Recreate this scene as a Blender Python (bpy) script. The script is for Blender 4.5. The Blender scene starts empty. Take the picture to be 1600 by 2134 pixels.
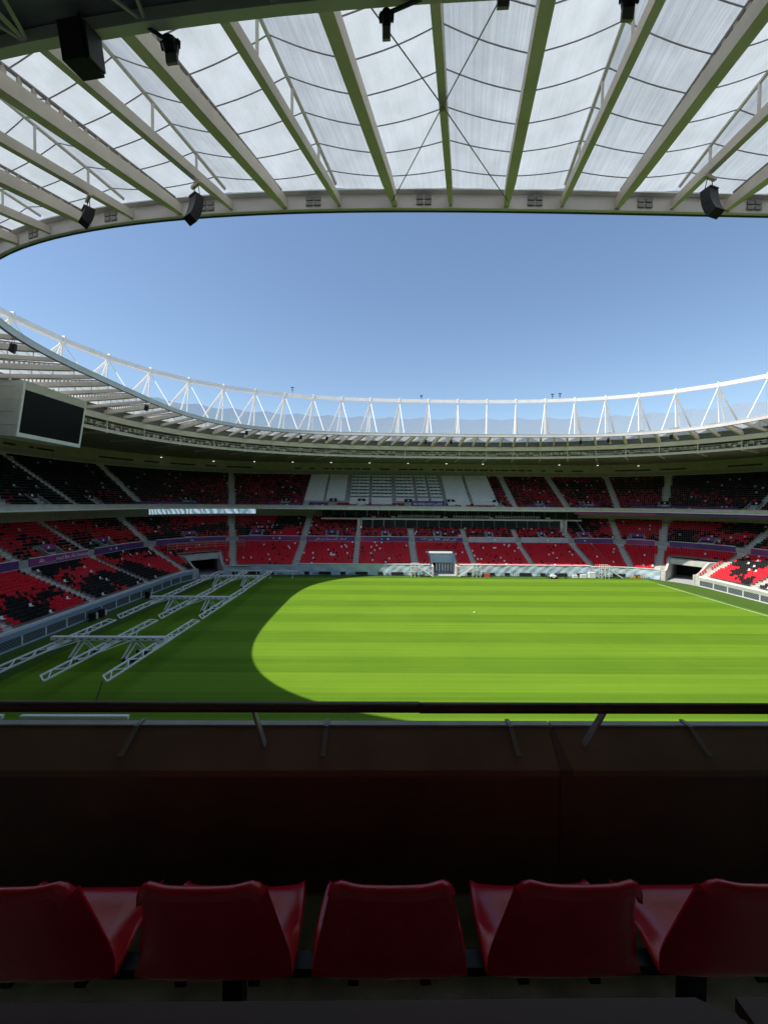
import bpy, math, random
import numpy as np
from mathutils import Vector, Matrix

# ------------------------------------------------------------------ camera, sky, sun, exposure
sc = bpy.context.scene
col = sc.collection
H = 19.0
YAW, PITCH, ROLL = math.radians(0.8), -math.atan(19/800), math.radians(0.55)
CAM = Vector((0, 0, H))
FWD = Vector((math.sin(YAW)*math.cos(PITCH), math.cos(YAW)*math.cos(PITCH), math.sin(PITCH)))
_r0 = Vector((math.cos(YAW), -math.sin(YAW), 0)); _u0 = _r0.cross(FWD)
RGT = _r0*math.cos(ROLL) + _u0*math.sin(ROLL)
UPV = _u0*math.cos(ROLL) - _r0*math.sin(ROLL)
cd = bpy.data.cameras.new('camera'); cam = bpy.data.objects.new('camera', cd); col.objects.link(cam)
cam.matrix_world = Matrix(((RGT.x, UPV.x, -FWD.x, 0), (RGT.y, UPV.y, -FWD.y, 0), (RGT.z, UPV.z, -FWD.z, H), (0, 0, 0, 1)))
cd.sensor_fit = 'HORIZONTAL'; cd.sensor_width = 36; cd.lens = 18; cd.clip_start = 0.05; cd.clip_end = 5000
sc.camera = cam

SUNV = Vector((-20, -9, 35)).normalized()          # towards the sun
w = bpy.data.worlds.new('World'); sc.world = w; w.use_nodes = True
nt = w.node_tree; bg = nt.nodes['Background']
sky = nt.nodes.new('ShaderNodeTexSky'); sky.sky_type = 'NISHITA'; sky.sun_disc = False
sky.sun_elevation = math.asin(SUNV.z); sky.sun_rotation = math.atan2(SUNV.x, SUNV.y)
sky.air_density = 1.15; sky.dust_density = .45; sky.ozone_density = 2.6
nt.links.new(sky.outputs[0], bg.inputs[0]); bg.inputs[1].default_value = 0.087
sl = bpy.data.lights.new('sun', 'SUN'); sl.energy = 2.9; sl.angle = math.radians(0.5); sl.color = (1, .955, .88)
so = bpy.data.objects.new('sun', sl); col.objects.link(so)
so.rotation_euler = (-SUNV).to_track_quat('-Z', 'Y').to_euler(); so.location = SUNV*200
sc.view_settings.view_transform = 'Standard'; sc.view_settings.look = 'None'
sc.view_settings.exposure = 0.93; sc.view_settings.gamma = 1
sc.render.engine = 'CYCLES'
cy = sc.cycles
cy.max_bounces = 9; cy.diffuse_bounces = 6; cy.glossy_bounces = 3; cy.transmission_bounces = 5; cy.transparent_max_bounces = 8
cy.caustics_reflective = False; cy.caustics_refractive = False; cy.use_denoising = True
cy.sample_clamp_indirect = 6

def proj(p):
    d = Vector(p) - CAM; z = d.dot(FWD)
    if z < .05: return None
    return 800 + 800*d.dot(RGT)/z, 1067 - 800*d.dot(UPV)/z, z
def ray(px, py): return (FWD*800 + RGT*(px-800) + UPV*(1067-py))
def at_y(px, py, Y):
    r = ray(px, py); return CAM + r*(Y/r.y)
def at_z(px, py, Z):
    r = ray(px, py); return CAM + r*((Z-H)/r.z)

# ------------------------------------------------------------------ materials
MATS = {}
def mat(name, c, rough=.6, metal=0, spec=.4, noise=0, nscale=3., bump=0, bscale=40., emit=None):
    m = bpy.data.materials.new(name); m.use_nodes = True; n = m.node_tree
    b = n.nodes['Principled BSDF']
    b.inputs['Base Color'].default_value = (*c, 1); b.inputs['Roughness'].default_value = rough
    b.inputs['Metallic'].default_value = metal; b.inputs['Specular IOR Level'].default_value = spec
    if noise or bump:
        tc = n.nodes.new('ShaderNodeTexCoord')
    if noise:
        t = n.nodes.new('ShaderNodeTexNoise'); t.inputs['Scale'].default_value = nscale; t.inputs['Detail'].default_value = 6
        n.links.new(tc.outputs['Object'], t.inputs['Vector'])
        r = n.nodes.new('ShaderNodeMapRange'); r.inputs[1].default_value = .3; r.inputs[2].default_value = .7
        r.inputs[3].default_value = 1-noise; r.inputs[4].default_value = 1+noise
        n.links.new(t.outputs[0], r.inputs[0])
        mx = n.nodes.new('ShaderNodeVectorMath'); mx.operation = 'SCALE'; mx.inputs[0].default_value = c
        n.links.new(r.outputs[0], mx.inputs['Scale']); n.links.new(mx.outputs[0], b.inputs['Base Color'])
    if bump:
        t2 = n.nodes.new('ShaderNodeTexNoise'); t2.inputs['Scale'].default_value = bscale; t2.inputs['Detail'].default_value = 4
        n.links.new(tc.outputs['Object'], t2.inputs['Vector'])
        bp = n.nodes.new('ShaderNodeBump'); bp.inputs['Strength'].default_value = bump; bp.inputs['Distance'].default_value = .02
        n.links.new(t2.outputs[0], bp.inputs['Height']); n.links.new(bp.outputs[0], b.inputs['Normal'])
    if emit:
        b.inputs['Emission Color'].default_value = (*emit[0], 1); b.inputs['Emission Strength'].default_value = emit[1]
    MATS[name] = m; return m

mat('concrete', (.47, .445, .40), .85, noise=.18, nscale=1.2)
mat('concrete_light', (.58, .565, .53), .8, noise=.12, nscale=.8)
mat('concrete_grey', (.38, .385, .38), .8, noise=.15, nscale=1.5)
mat('brightened_concrete', (.62, .61, .53), .75, noise=.35, nscale=5, bump=.3, bscale=18)  # terrace concrete painted lighter to offset the shade on the front row floor
mat('aisle_stone', (.70, .66, .58), .8, noise=.1, nscale=.8)
mat('white_paint', (.86, .85, .81), .45, noise=.05, nscale=.6)
mat('cream_steel', (.70, .66, .58), .5, noise=.07, nscale=.7)
mat('beam_steel', (.76, .66, .56), .5, noise=.10, nscale=.9)
mat('ring_steel', (.78, .71, .65), .5, noise=.08, nscale=.5)
mat('grey_steel', (.28, .26, .24), .5, .2, noise=.1, nscale=1)
mat('dark_steel', (.05, .05, .05), .5, .2)
mat('batten', (.40, .38, .40), .6)
mat('black_plastic', (.012, .012, .014), .5)
mat('black_cloth', (.02, .02, .022), .8)
mat('screen', (.004, .005, .007), .35, spec=.3)
mat('screen_case', (.62, .62, .57), .55, noise=.08, nscale=.6)
mat('beige_clad', (.56, .49, .43), .7, noise=.12, nscale=.5)
mat('seat_red', (.76, .012, .032), .35, noise=.10, nscale=.35)
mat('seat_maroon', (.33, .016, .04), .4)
mat('seat_black', (.009, .008, .009), .5, spec=.25)
mat('seat_white', (.88, .87, .85), .5)
mat('front_seat_red', (.66, .010, .030), .22, spec=.6, noise=.10, nscale=9, bump=.05, bscale=160)
mat('purple', (.13, .05, .22), .5, noise=.2, nscale=.25)
mat('magenta', (.30, .055, .24), .5, noise=.25, nscale=.2)
mat('lilac', (.48, .50, .62), .5, noise=.1, nscale=.4)
mat('print_white', (.9, .9, .9), .5)
mat('padding_blue', (.50, .60, .74), .45, noise=.06, nscale=.7)
mat('brown_panel', (.25, .145, .10), .7, noise=.15, nscale=3, bump=.15, bscale=200)
mat('maroon_panel', (.16, .085, .065), .7, noise=.2, nscale=2.5, bump=.15, bscale=200)
mat('maroon_desk', (.06, .018, .017), .33, noise=.25, nscale=3, bump=.02, bscale=300)
mat('rail_brown', (.11, .065, .055), .38, .3, noise=.2, nscale=4)
mat('cap_grey', (.42, .41, .40), .55, .2, noise=.12, nscale=6)
mat('glass_dark', (.012, .018, .02), .08, spec=.6)
mat('tyre', (.015, .015, .015), .8)
mat('orange', (.65, .12, .06), .6)
mat('yellow', (.65, .38, .04), .6)
mat('skin', (.35, .2, .13), .6)
mat('blue_cloth', (.04, .10, .3), .8)
mat('lamp_white', (.85, .85, .85), .4)
mat('rig_white', (.90, .90, .88), .4)
mat('lens_glow', (.8, .8, .8), .4, emit=((1, .97, .9), 1.2))
mat('deck_metal', (.30, .295, .28), .5, .3, noise=.2, nscale=.6)

def new_mat(name):
    m = bpy.data.materials.new(name); m.use_nodes = True; MATS[name] = m
    return m.node_tree, m.node_tree.nodes['Principled BSDF'], m.node_tree.nodes['Material Output']

def make_membrane():
    n, b, out = new_mat('membrane')
    n.nodes.remove(b)
    tc = n.nodes.new('ShaderNodeTexCoord')
    t = n.nodes.new('ShaderNodeTexNoise'); t.inputs['Scale'].default_value = .9; t.inputs['Detail'].default_value = 7
    n.links.new(tc.outputs['Object'], t.inputs['Vector'])
    t3 = n.nodes.new('ShaderNodeTexNoise'); t3.inputs['Scale'].default_value = 22; t3.inputs['Detail'].default_value = 3
    n.links.new(tc.outputs['Object'], t3.inputs['Vector'])
    ad = n.nodes.new('ShaderNodeMath'); ad.operation = 'MULTIPLY_ADD'; ad.inputs[1].default_value = .35
    n.links.new(t3.outputs[0], ad.inputs[0]); n.links.new(t.outputs[0], ad.inputs[2])
    cr = n.nodes.new('ShaderNodeMapRange'); cr.inputs[1].default_value = .42; cr.inputs[2].default_value = .95
    cr.inputs[3].default_value = .80; cr.inputs[4].default_value = 1.08
    n.links.new(ad.outputs[0], cr.inputs[0])
    sc1 = n.nodes.new('ShaderNodeVectorMath'); sc1.operation = 'SCALE'; sc1.inputs[0].default_value = (.46, .495, .51)
    n.links.new(cr.outputs[0], sc1.inputs['Scale'])
    tr = n.nodes.new('ShaderNodeBsdfTranslucent'); di = n.nodes.new('ShaderNodeBsdfDiffuse')
    di.inputs['Color'].default_value = (.62, .63, .62, 1)
    n.links.new(sc1.outputs[0], tr.inputs['Color'])
    # soft creases across the cloth
    wv = n.nodes.new('ShaderNodeTexNoise'); wv.inputs['Scale'].default_value = 1.4; wv.inputs['Detail'].default_value = 2
    uvm = n.nodes.new('ShaderNodeMapping'); uvm.inputs['Scale'].default_value = (9, .8, 1)
    n.links.new(tc.outputs['UV'], uvm.inputs['Vector']); n.links.new(uvm.outputs[0], wv.inputs['Vector'])
    bp = n.nodes.new('ShaderNodeBump'); bp.inputs['Strength'].default_value = .35; bp.inputs['Distance'].default_value = .16
    n.links.new(wv.outputs[0], bp.inputs['Height'])
    n.links.new(bp.outputs[0], tr.inputs['Normal']); n.links.new(bp.outputs[0], di.inputs['Normal'])
    mx = n.nodes.new('ShaderNodeMixShader'); mx.inputs[0].default_value = .25
    n.links.new(tr.outputs[0], mx.inputs[1]); n.links.new(di.outputs[0], mx.inputs[2])
    ad2 = n.nodes.new('ShaderNodeAddShader')
    n.links.new(mx.outputs[0], out.inputs['Surface'])
make_membrane()

def make_net():
    n, b, out = new_mat('facade_net')
    b.inputs['Base Color'].default_value = (.36, .38, .42, 1); b.inputs['Roughness'].default_value = .8
    t = n.nodes.new('ShaderNodeBsdfTransparent'); mx = n.nodes.new('ShaderNodeMixShader'); mx.inputs[0].default_value = .55
    n.links.new(t.outputs[0], mx.inputs[1]); n.links.new(b.outputs[0], mx.inputs[2]); n.links.new(mx.outputs[0], out.inputs[0])
make_net()

def make_grass(name, c1, c2, stripes):
    n, b, out = new_mat(name)
    geo = n.nodes.new('ShaderNodeNewGeometry'); sx = n.nodes.new('ShaderNodeSeparateXYZ'); n.links.new(geo.outputs['Position'], sx.inputs[0])
    # wobble the stripe borders a little
    wob = n.nodes.new('ShaderNodeTexNoise'); wob.inputs['Scale'].default_value = .05; wob.inputs['Detail'].default_value = 4
    n.links.new(geo.outputs['Position'], wob.inputs['Vector'])
    wm = n.nodes.new('ShaderNodeMath'); wm.operation = 'MULTIPLY_ADD'; wm.inputs[1].default_value = .6
    n.links.new(wob.outputs[0], wm.inputs[0]); n.links.new(sx.outputs['Y'], wm.inputs[2])
    # stripe: sine of y, sharpened
    sn = n.nodes.new('ShaderNodeMath'); sn.operation = 'MULTIPLY_ADD'; sn.inputs[1].default_value = 2*math.pi/9.1; sn.inputs[2].default_value = -2*math.pi*(37.9+.3)/9.1
    n.links.new(wm.outputs[0], sn.inputs[0])
    s2 = n.nodes.new('ShaderNodeMath'); s2.operation = 'SINE'; n.links.new(sn.outputs[0], s2.inputs[0])
    r = n.nodes.new('ShaderNodeMapRange'); r.inputs[1].default_value = -.13; r.inputs[2].default_value = .13
    n.links.new(s2.outputs[0], r.inputs[0])
    # thin mower streaks along x
    mp = n.nodes.new('ShaderNodeMapping'); mp.inputs['Scale'].default_value = (.016, 1.7, 1)
    n.links.new(geo.outputs['Position'], mp.inputs['Vector'])
    st = n.nodes.new('ShaderNodeTexNoise'); st.inputs['Scale'].default_value = 1; st.inputs['Detail'].default_value = 5; st.inputs['Roughness'].default_value = .7
    n.links.new(mp.outputs[0], st.inputs['Vector'])
    pt = n.nodes.new('ShaderNodeTexNoise'); pt.inputs['Scale'].default_value = .12; pt.inputs['Detail'].default_value = 8; pt.inputs['Roughness'].default_value = .65
    n.links.new(geo.outputs['Position'], pt.inputs['Vector'])
    fn = n.nodes.new('ShaderNodeTexNoise'); fn.inputs['Scale'].default_value = 5; fn.inputs['Detail'].default_value = 4
    n.links.new(geo.outputs['Position'], fn.inputs['Vector'])
    def madd(a, k, c):
        m = n.nodes.new('ShaderNodeMath'); m.operation = 'MULTIPLY_ADD'; m.inputs[1].default_value = k
        n.links.new(a, m.inputs[0])
        if isinstance(c, float): m.inputs[2].default_value = c
        else: n.links.new(c, m.inputs[2])
        return m.outputs[0]
    v = madd(r.outputs[0], .36 if stripes else 0., 0.)
    v = madd(st.outputs[0], 1.3, v); v = madd(pt.outputs[0], .55, v); v = madd(fn.outputs[0], .35, v)
    mr = n.nodes.new('ShaderNodeMapRange'); mr.inputs[1].default_value = .80; mr.inputs[2].default_value = 1.80
    n.links.new(v, mr.inputs[0])
    mix = n.nodes.new('ShaderNodeMix'); mix.data_type = 'RGBA'
    mix.inputs[6].default_value = (*c1, 1); mix.inputs[7].default_value = (*c2, 1)
    n.links.new(mr.outputs[0], mix.inputs[0]); n.links.new(mix.outputs[2], b.inputs['Base Color'])
    b.inputs['Roughness'].default_value = .85; b.inputs['Specular IOR Level'].default_value = .15
    bp = n.nodes.new('ShaderNodeBump'); bp.inputs['Strength'].default_value = .5; bp.inputs['Distance'].default_value = .03
    n.links.new(fn.outputs[0], bp.inputs['Height']); n.links.new(bp.outputs[0], b.inputs['Normal'])
make_grass('grass', (.076, .166, .007), (.162, .288, .017), True)
make_grass('margin_turf', (.055, .115, .016), (.085, .15, .028), False)

def make_lattice():
    n, b, out = new_mat('lattice_print')
    tc = n.nodes.new('ShaderNodeTexCoord'); mp = n.nodes.new('ShaderNodeMapping')
    mp.inputs['Scale'].default_value = (2.4, 2.4, 2.4)
    n.links.new(tc.outputs['UV'], mp.inputs['Vector'])
    sx = n.nodes.new('ShaderNodeSeparateXYZ'); n.links.new(mp.outputs[0], sx.inputs[0])
    outs = []
    for sgn in ('ADD', 'SUBTRACT'):
        a = n.nodes.new('ShaderNodeMath'); a.operation = sgn; n.links.new(sx.outputs[0], a.inputs[0]); n.links.new(sx.outputs[1], a.inputs[1])
        p = n.nodes.new('ShaderNodeMath'); p.operation = 'PINGPONG'; p.inputs[1].default_value = .5; n.links.new(a.outputs[0], p.inputs[0])
        l = n.nodes.new('ShaderNodeMath'); l.operation = 'LESS_THAN'; l.inputs[1].default_value = .11; n.links.new(p.outputs[0], l.inputs[0])
        outs.append(l.outputs[0])
    mx = n.nodes.new('ShaderNodeMath'); mx.operation = 'MAXIMUM'; n.links.new(outs[0], mx.inputs[0]); n.links.new(outs[1], mx.inputs[1])
    mix = n.nodes.new('ShaderNodeMix'); mix.data_type = 'RGBA'
    mix.inputs[6].default_value = (.035, .04, .05, 1); mix.inputs[7].default_value = (.28, .31, .35, 1)
    n.links.new(mx.outputs[0], mix.inputs[0]); n.links.new(mix.outputs[2], b.inputs['Base Color']); b.inputs['Roughness'].default_value = .6
make_lattice()

def make_tarp():
    n, b, out = new_mat('tarpaulin')
    tc = n.nodes.new('ShaderNodeTexCoord')
    t = n.nodes.new('ShaderNodeTexNoise'); t.inputs['Scale'].default_value = .55; t.inputs['Detail'].default_value = 5; t.inputs['Distortion'].default_value = 1.2
    n.links.new(tc.outputs['Object'], t.inputs['Vector'])
    cr = n.nodes.new('ShaderNodeMix'); cr.data_type = 'RGBA'; cr.inputs[6].default_value = (.40, .50, .58, 1); cr.inputs[7].default_value = (.55, .65, .72, 1)
    n.links.new(t.outputs[0], cr.inputs[0]); n.links.new(cr.outputs[2], b.inputs['Base Color'])
    b.inputs['Roughness'].default_value = .6
    bp = n.nodes.new('ShaderNodeBump'); bp.inputs['Strength'].default_value = .35; bp.inputs['Distance'].default_value = .5
    n.links.new(t.outputs[0], bp.inputs['Height']); n.links.new(bp.outputs[0], b.inputs['Normal'])
make_tarp()

def make_ribbon():  # sky reflected in glass, put in as blue waves of emission
    n, b, out = new_mat('ribbon_panel')
    tc = n.nodes.new('ShaderNodeTexCoord')
    t = n.nodes.new('ShaderNodeTexWave'); t.wave_type = 'RINGS'; t.inputs['Scale'].default_value = .35; t.inputs['Distortion'].default_value = 5; t.inputs['Detail'].default_value = 1
    n.links.new(tc.outputs['Object'], t.inputs['Vector'])
    mix = n.nodes.new('ShaderNodeMix'); mix.data_type = 'RGBA'
    mix.inputs[6].default_value = (.11, .22, .30, 1); mix.inputs[7].default_value = (.45, .60, .66, 1)
    n.links.new(t.outputs[0], mix.inputs[0])
    b.inputs['Base Color'].default_value = (.02, .02, .02, 1)
    n.links.new(mix.outputs[2], b.inputs['Emission Color']); b.inputs['Emission Strength'].default_value = .5
make_ribbon()

# ------------------------------------------------------------------ mesh helpers
ZUP = Vector((0, 0, 1))
class MB:
    def __init__(s): s.v = []; s.f = []; s.mi = []; s.m = 0; s.uv = None
    def quad(s, a, b, c, d):
        i = len(s.v); s.v += [tuple(a), tuple(b), tuple(c), tuple(d)]; s.f.append((i, i+1, i+2, i+3)); s.mi.append(s.m)
    def poly(s, pts):
        i = len(s.v); s.v += [tuple(p) for p in pts]; s.f.append(tuple(range(i, i+len(pts)))); s.mi.append(s.m)
    def hexa(s, b, t):      # bottom 4, top 4 (both counter-clockwise)
        i = len(s.v); s.v += [tuple(p) for p in b] + [tuple(p) for p in t]
        for f in ((3, 2, 1, 0), (4, 5, 6, 7), (0, 1, 5, 4), (1, 2, 6, 5), (2, 3, 7, 6), (3, 0, 4, 7)):
            s.f.append(tuple(i+k for k in f)); s.mi.append(s.m)
        return s
    def box(s, c, sx, sy, sz, ax=None, ay=None):
        ax = Vector(ax or (1, 0, 0)).normalized(); ay = Vector(ay or (0, 1, 0)).normalized(); az = ax.cross(ay).normalized()
        c = Vector(c); X = ax*sx/2; Y = ay*sy/2; Z = az*sz/2
        return s.hexa([c-X-Y-Z, c+X-Y-Z, c+X+Y-Z, c-X+Y-Z], [c-X-Y+Z, c+X-Y+Z, c+X+Y+Z, c-X+Y+Z])
    def bar(s, p, q, w, h, w2=None, h2=None, up=ZUP):
        p = Vector(p); q = Vector(q); d = (q-p).normalized(); sd = d.cross(up)
        if sd.length < 1e-4: sd = Vector((1, 0, 0))
        sd.normalize(); u = sd.cross(d); w2 = w2 or w; h2 = h2 or h
        a = [p-sd*w/2-u*h/2, p+sd*w/2-u*h/2, p+sd*w/2+u*h/2, p-sd*w/2+u*h/2]
        b = [q-sd*w2/2-u*h2/2, q+sd*w2/2-u*h2/2, q+sd*w2/2+u*h2/2, q-sd*w2/2+u*h2/2]
        return s.hexa([a[0], a[1], b[1], b[0]], [a[3], a[2], b[2], b[3]])
    def tube(s, p, q, r, n=6, r2=None, cap=True):
        p = Vector(p); q = Vector(q); d = (q-p).normalized()
        a = d.orthogonal().normalized(); b = d.cross(a); r2 = r2 or r; i = len(s.v)
        for k in range(n):
            t = 2*math.pi*k/n; o = a*math.cos(t)+b*math.sin(t)
            s.v.append(tuple(p+o*r)); s.v.append(tuple(q+o*r2))
        for k in range(n):
            j = (k+1) % n; s.f.append((i+2*k, i+2*j, i+2*j+1, i+2*k+1)); s.mi.append(s.m)
        if cap:
            s.f.append(tuple(i+2*k for k in range(n))[::-1]); s.mi.append(s.m)
            s.f.append(tuple(i+2*k+1 for k in range(n))); s.mi.append(s.m)
        return s
    def path(s, pts, r, n=6):
        for a, b in zip(pts[:-1], pts[1:]): s.tube(a, b, r, n)
        return s
    def lathe(s, c, prof, n=12, axis=ZUP):
        c = Vector(c); d = Vector(axis).normalized(); a = d.orthogonal().normalized(); b = d.cross(a); i = len(s.v)
        for r, z in prof:
            for k in range(n):
                t = 2*math.pi*k/n; s.v.append(tuple(c+d*z+(a*math.cos(t)+b*math.sin(t))*r))
        for j in range(len(prof)-1):
            for k in range(n):
                k2 = (k+1) % n; s.f.append((i+j*n+k, i+j*n+k2, i+(j+1)*n+k2, i+(j+1)*n+k)); s.mi.append(s.m)
        return s
    def build(s, name, mats, parent=None, smooth=False, **kw):
        me = bpy.data.meshes.new(name); me.from_pydata(s.v, [], s.f)
        for m in ([mats] if isinstance(mats, str) else mats): me.materials.append(MATS[m])
        if any(s.mi): me.polygons.foreach_set('material_index', s.mi)
        if s.uv is not None:
            uv = me.uv_layers.new(name='UVMap'); uv.data.foreach_set('uv', s.uv)
        if smooth: me.polygons.foreach_set('use_smooth', [True]*len(me.polygons))
        me.update()
        o = bpy.data.objects.new(name, me); col.objects.link(o)
        if parent is not None: o.parent = parent; o.matrix_parent_inverse = parent_inv(parent)
        for k, v in kw.items(): o[k] = v
        return o
def parent_inv(p):
    m = Matrix.Translation(p.location) @ p.rotation_euler.to_matrix().to_4x4() if p.parent is None else Matrix.Identity(4)
    return m.inverted()
def thing(name, label, cat, loc=(0, 0, 0), group=None):
    o = bpy.data.objects.new(name, None); col.objects.link(o); o.location = loc; o.empty_display_size = .3
    o['label'] = label; o['category'] = cat
    if group: o['group'] = group
    return o
def tag(o, label, cat, group=None):
    o['label'] = label; o['category'] = cat
    if group: o['group'] = group
    return o
def copy_tree(o, loc, parent=None):
    c = o.copy(); col.objects.link(c); c.parent = parent
    if parent is None: c.location = loc
    for ch in o.children: copy_tree(ch, loc, c)
    return c
def lettering(text, size, origin, xdir, ndir, matn, parent, lift=.03, width=None):
    cu = bpy.data.curves.new('lettering', 'FONT'); cu.body = text; cu.size = size; cu.align_x = 'CENTER'; cu.align_y = 'CENTER'
    cu.resolution_u = 2
    t = bpy.data.objects.new('lettering', cu); col.objects.link(t)
    dg = bpy.context.evaluated_depsgraph_get(); me = bpy.data.meshes.new_from_object(t.evaluated_get(dg))
    bpy.data.objects.remove(t)
    o = bpy.data.objects.new('lettering', me); col.objects.link(o)
    me.materials.clear(); me.materials.append(MATS[matn])
    x = Vector(xdir).normalized(); nn = Vector(ndir).normalized(); y = nn.cross(x)
    M = Matrix(((x.x, y.x, nn.x, 0), (x.y, y.y, nn.y, 0), (x.z, y.z, nn.z, 0), (0, 0, 0, 1)))
    M.translation = Vector(origin)+nn*lift
    if width:
        xs = [v.co.x for v in me.vertices]
        if xs:
            k = width/(max(xs)-min(xs))
            for v in me.vertices: v.co.x *= k
    me.transform(M)
    o.parent = parent; o.matrix_parent_inverse = parent_inv(parent)
    return o
ORD = ['first', 'second', 'third', 'fourth', 'fifth', 'sixth', 'seventh', 'eighth', 'ninth', 'tenth', 'eleventh', 'twelfth',
       'thirteenth', 'fourteenth', 'fifteenth', 'sixteenth', 'seventeenth', 'eighteenth', 'nineteenth', 'twentieth']

# ------------------------------------------------------------------ plan curves
CX, CY, HX, HY, R0 = 15., 57.5, 61., 42.5, 14.
LX, LY, AR = 2*(HX-R0), 2*(HY-R0), math.pi*R0/2
SL = 2*(LX+LY)+4*AR
# order: far straight, far-right arc, right, near-right arc, near, near-left arc, left, far-left arc
SEG = [('l', LX, (CX-HX+R0, CY+HY), (1, 0)), ('a', AR, (CX+HX-R0, CY+HY-R0), 90), ('l', LY, (CX+HX, CY+HY-R0), (0, -1)),
       ('a', AR, (CX+HX-R0, CY-HY+R0), 0), ('l', LX, (CX+HX-R0, CY-HY), (-1, 0)), ('a', AR, (CX-HX+R0, CY-HY+R0), -90),
       ('l', LY, (CX-HX, CY-HY+R0), (0, 1)), ('a', AR, (CX-HX+R0, CY+HY-R0), 180)]
def base(sv):
    sv %= SL
    for k, L, c, d in SEG:
        if sv <= L+1e-9:
            if k == 'l': return (c[0]+d[0]*sv, c[1]+d[1]*sv), (-d[1], d[0])
            a = math.radians(d)-sv/R0; return (c[0]+R0*math.cos(a), c[1]+R0*math.sin(a)), (math.cos(a), math.sin(a))
        sv -= L
    return base(0)
def is_arc(sv):
    sv %= SL
    for k, L, c, d in SEG:
        if sv <= L: return k == 'a'
        sv -= L
def P(sv, d, z=0.):
    b, n = base(sv); return Vector((b[0]+n[0]*d, b[1]+n[1]*d, z))
def NRM(sv): n = base(sv)[1]; return Vector((n[0], n[1], 0))
def TAN(sv): n = base(sv)[1]; return Vector((n[1], -n[0], 0))
def s_list(s0, s1, extra=()):
    """sample positions along the loop between s0 and s1 (s1 may pass SL)"""
    out = {round(s0, 4), round(s1, 4)} | {round(e, 4) for e in extra if s0 < e < s1}
    acc = 0.
    for rep in range(2):
        for k, L, c, d in SEG:
            n = 12 if k == 'a' else 4
            for i in range(n+1):
                x = acc+L*i/n
                if s0 < x < s1: out.add(round(x, 4))
            acc += L
    o = sorted(out); r = [o[0]]
    for x in o[1:]:
        if x-r[-1] > 1e-3: r.append(x)
    return r
def sweep(mb, prof, s0, s1, closed_prof=True, extra=(), ends=True):
    """sweep a (d,z) profile along the loop"""
    ss = s_list(s0, s1, extra); n = len(prof); i0 = len(mb.v)
    full = abs((s1-s0)-SL) < 1e-3
    for sv in ss:
        for d, z in prof: mb.v.append(tuple(P(sv, d, z)))
    m = n if closed_prof else n-1
    for a in range(len(ss)-1):
        for k in range(m):
            k2 = (k+1) % n
            mb.f.append((i0+a*n+k, i0+(a+1)*n+k, i0+(a+1)*n+k2, i0+a*n+k2)); mb.mi.append(mb.m)
    if closed_prof and ends and not full:
        mb.f.append(tuple(i0+k for k in range(n))); mb.mi.append(mb.m)
        mb.f.append(tuple(i0+(len(ss)-1)*n+k for k in range(n))[::-1]); mb.mi.append(mb.m)
    return mb
def rect(d0, d1, z0, z1): return [(d0, z0), (d1, z0), (d1, z1), (d0, z1)]

# roof curves: super-ellipses reached along rays from the roof centre
RX, RY = 17., 57.5
INNER, EDGE, CHORD = (55., 36., 3.5), (67.5, 48.2, 2.6), (76.8, 54.5, 2.65)
def se_point(u, cv, k=1.):
    a, b, n = cv; r = (abs(u[0])**n+abs(u[1])**n)**(-1/n)
    return Vector((RX+a*k*r*u[0], RY+b*k*r*u[1], 0))
_th = np.linspace(0, 2*math.pi, 8001)
_pts = np.array([se_point((math.cos(t), math.sin(t)), INNER)[:2] for t in _th])
_len = np.concatenate([[0], np.cumsum(np.linalg.norm(np.diff(_pts, axis=0), axis=1))])
LI = _len[-1]
def u_at(a):
    t = np.interp(a % LI, _len, _th); return (math.cos(t), math.sin(t))
_near = [i for i in range(8001) if _pts[i, 1] < RY]
A0 = _len[min(_near, key=lambda i: abs(_pts[i, 0]-.80))]
NB = 52
UM = [u_at(A0+LI*k/NB) for k in range(NB)]              # main beams
UI = [u_at(A0+LI*(k+.5)/NB) for k in range(NB)]         # ridge beams between them
def ringcurve(cv, k=1., sub=4): return [se_point(u_at(A0+LI*i/(NB*sub)), cv, k) for i in range(NB*sub)]
def ring_sweep(mb, pts, prof, closed_prof=True):
    n = len(pts); m = len(prof); i0 = len(mb.v)
    for i, p in enumerate(pts):
        t = (pts[(i+1) % n]-pts[i-1]).normalized(); o = Vector((t.y, -t.x, 0))
        for d, z in prof: mb.v.append((p.x+o.x*d, p.y+o.y*d, z))
    for i in range(n):
        j = (i+1) % n
        for k in range(m if closed_prof else m-1):
            k2 = (k+1) % m; mb.f.append((i0+i*m+k, i0+j*m+k, i0+j*m+k2, i0+i*m+k2)); mb.mi.append(mb.m)
    return mb

# ================================================================== GROUND AND PITCH
g = MB(); g.quad((-2500, -2500, -.03), (2500, -2500, -.03), (2500, 2500, -.03), (-2500, 2500, -.03))
g.build('ground', 'concrete', kind='structure')
g = MB(); g.poly([P(s, .1, 0) for s in s_list(0, SL-.01)][::-1]); g.build('pitch_margin', 'margin_turf', kind='structure')
PX0, PX1, PY0, PY1 = CX-54.2, CX+53.6, CY-37.5, CY+39.
g = MB(); g.quad((PX0, PY0, .004), (PX1, PY0, .004), (PX1, PY1, .004), (PX0, PY1, .004))
pitch = g.build('grass_pitch', 'grass', kind='structure')
g = MB(); gx = PX1-1.0
g.quad((gx-.06, PY0+2, .008), (gx+.06, PY0+2, .008), (gx+.06, PY1-5, .008), (gx-.06, PY1-5, .008)); g.build('goal_line', 'print_white', pitch)

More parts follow.
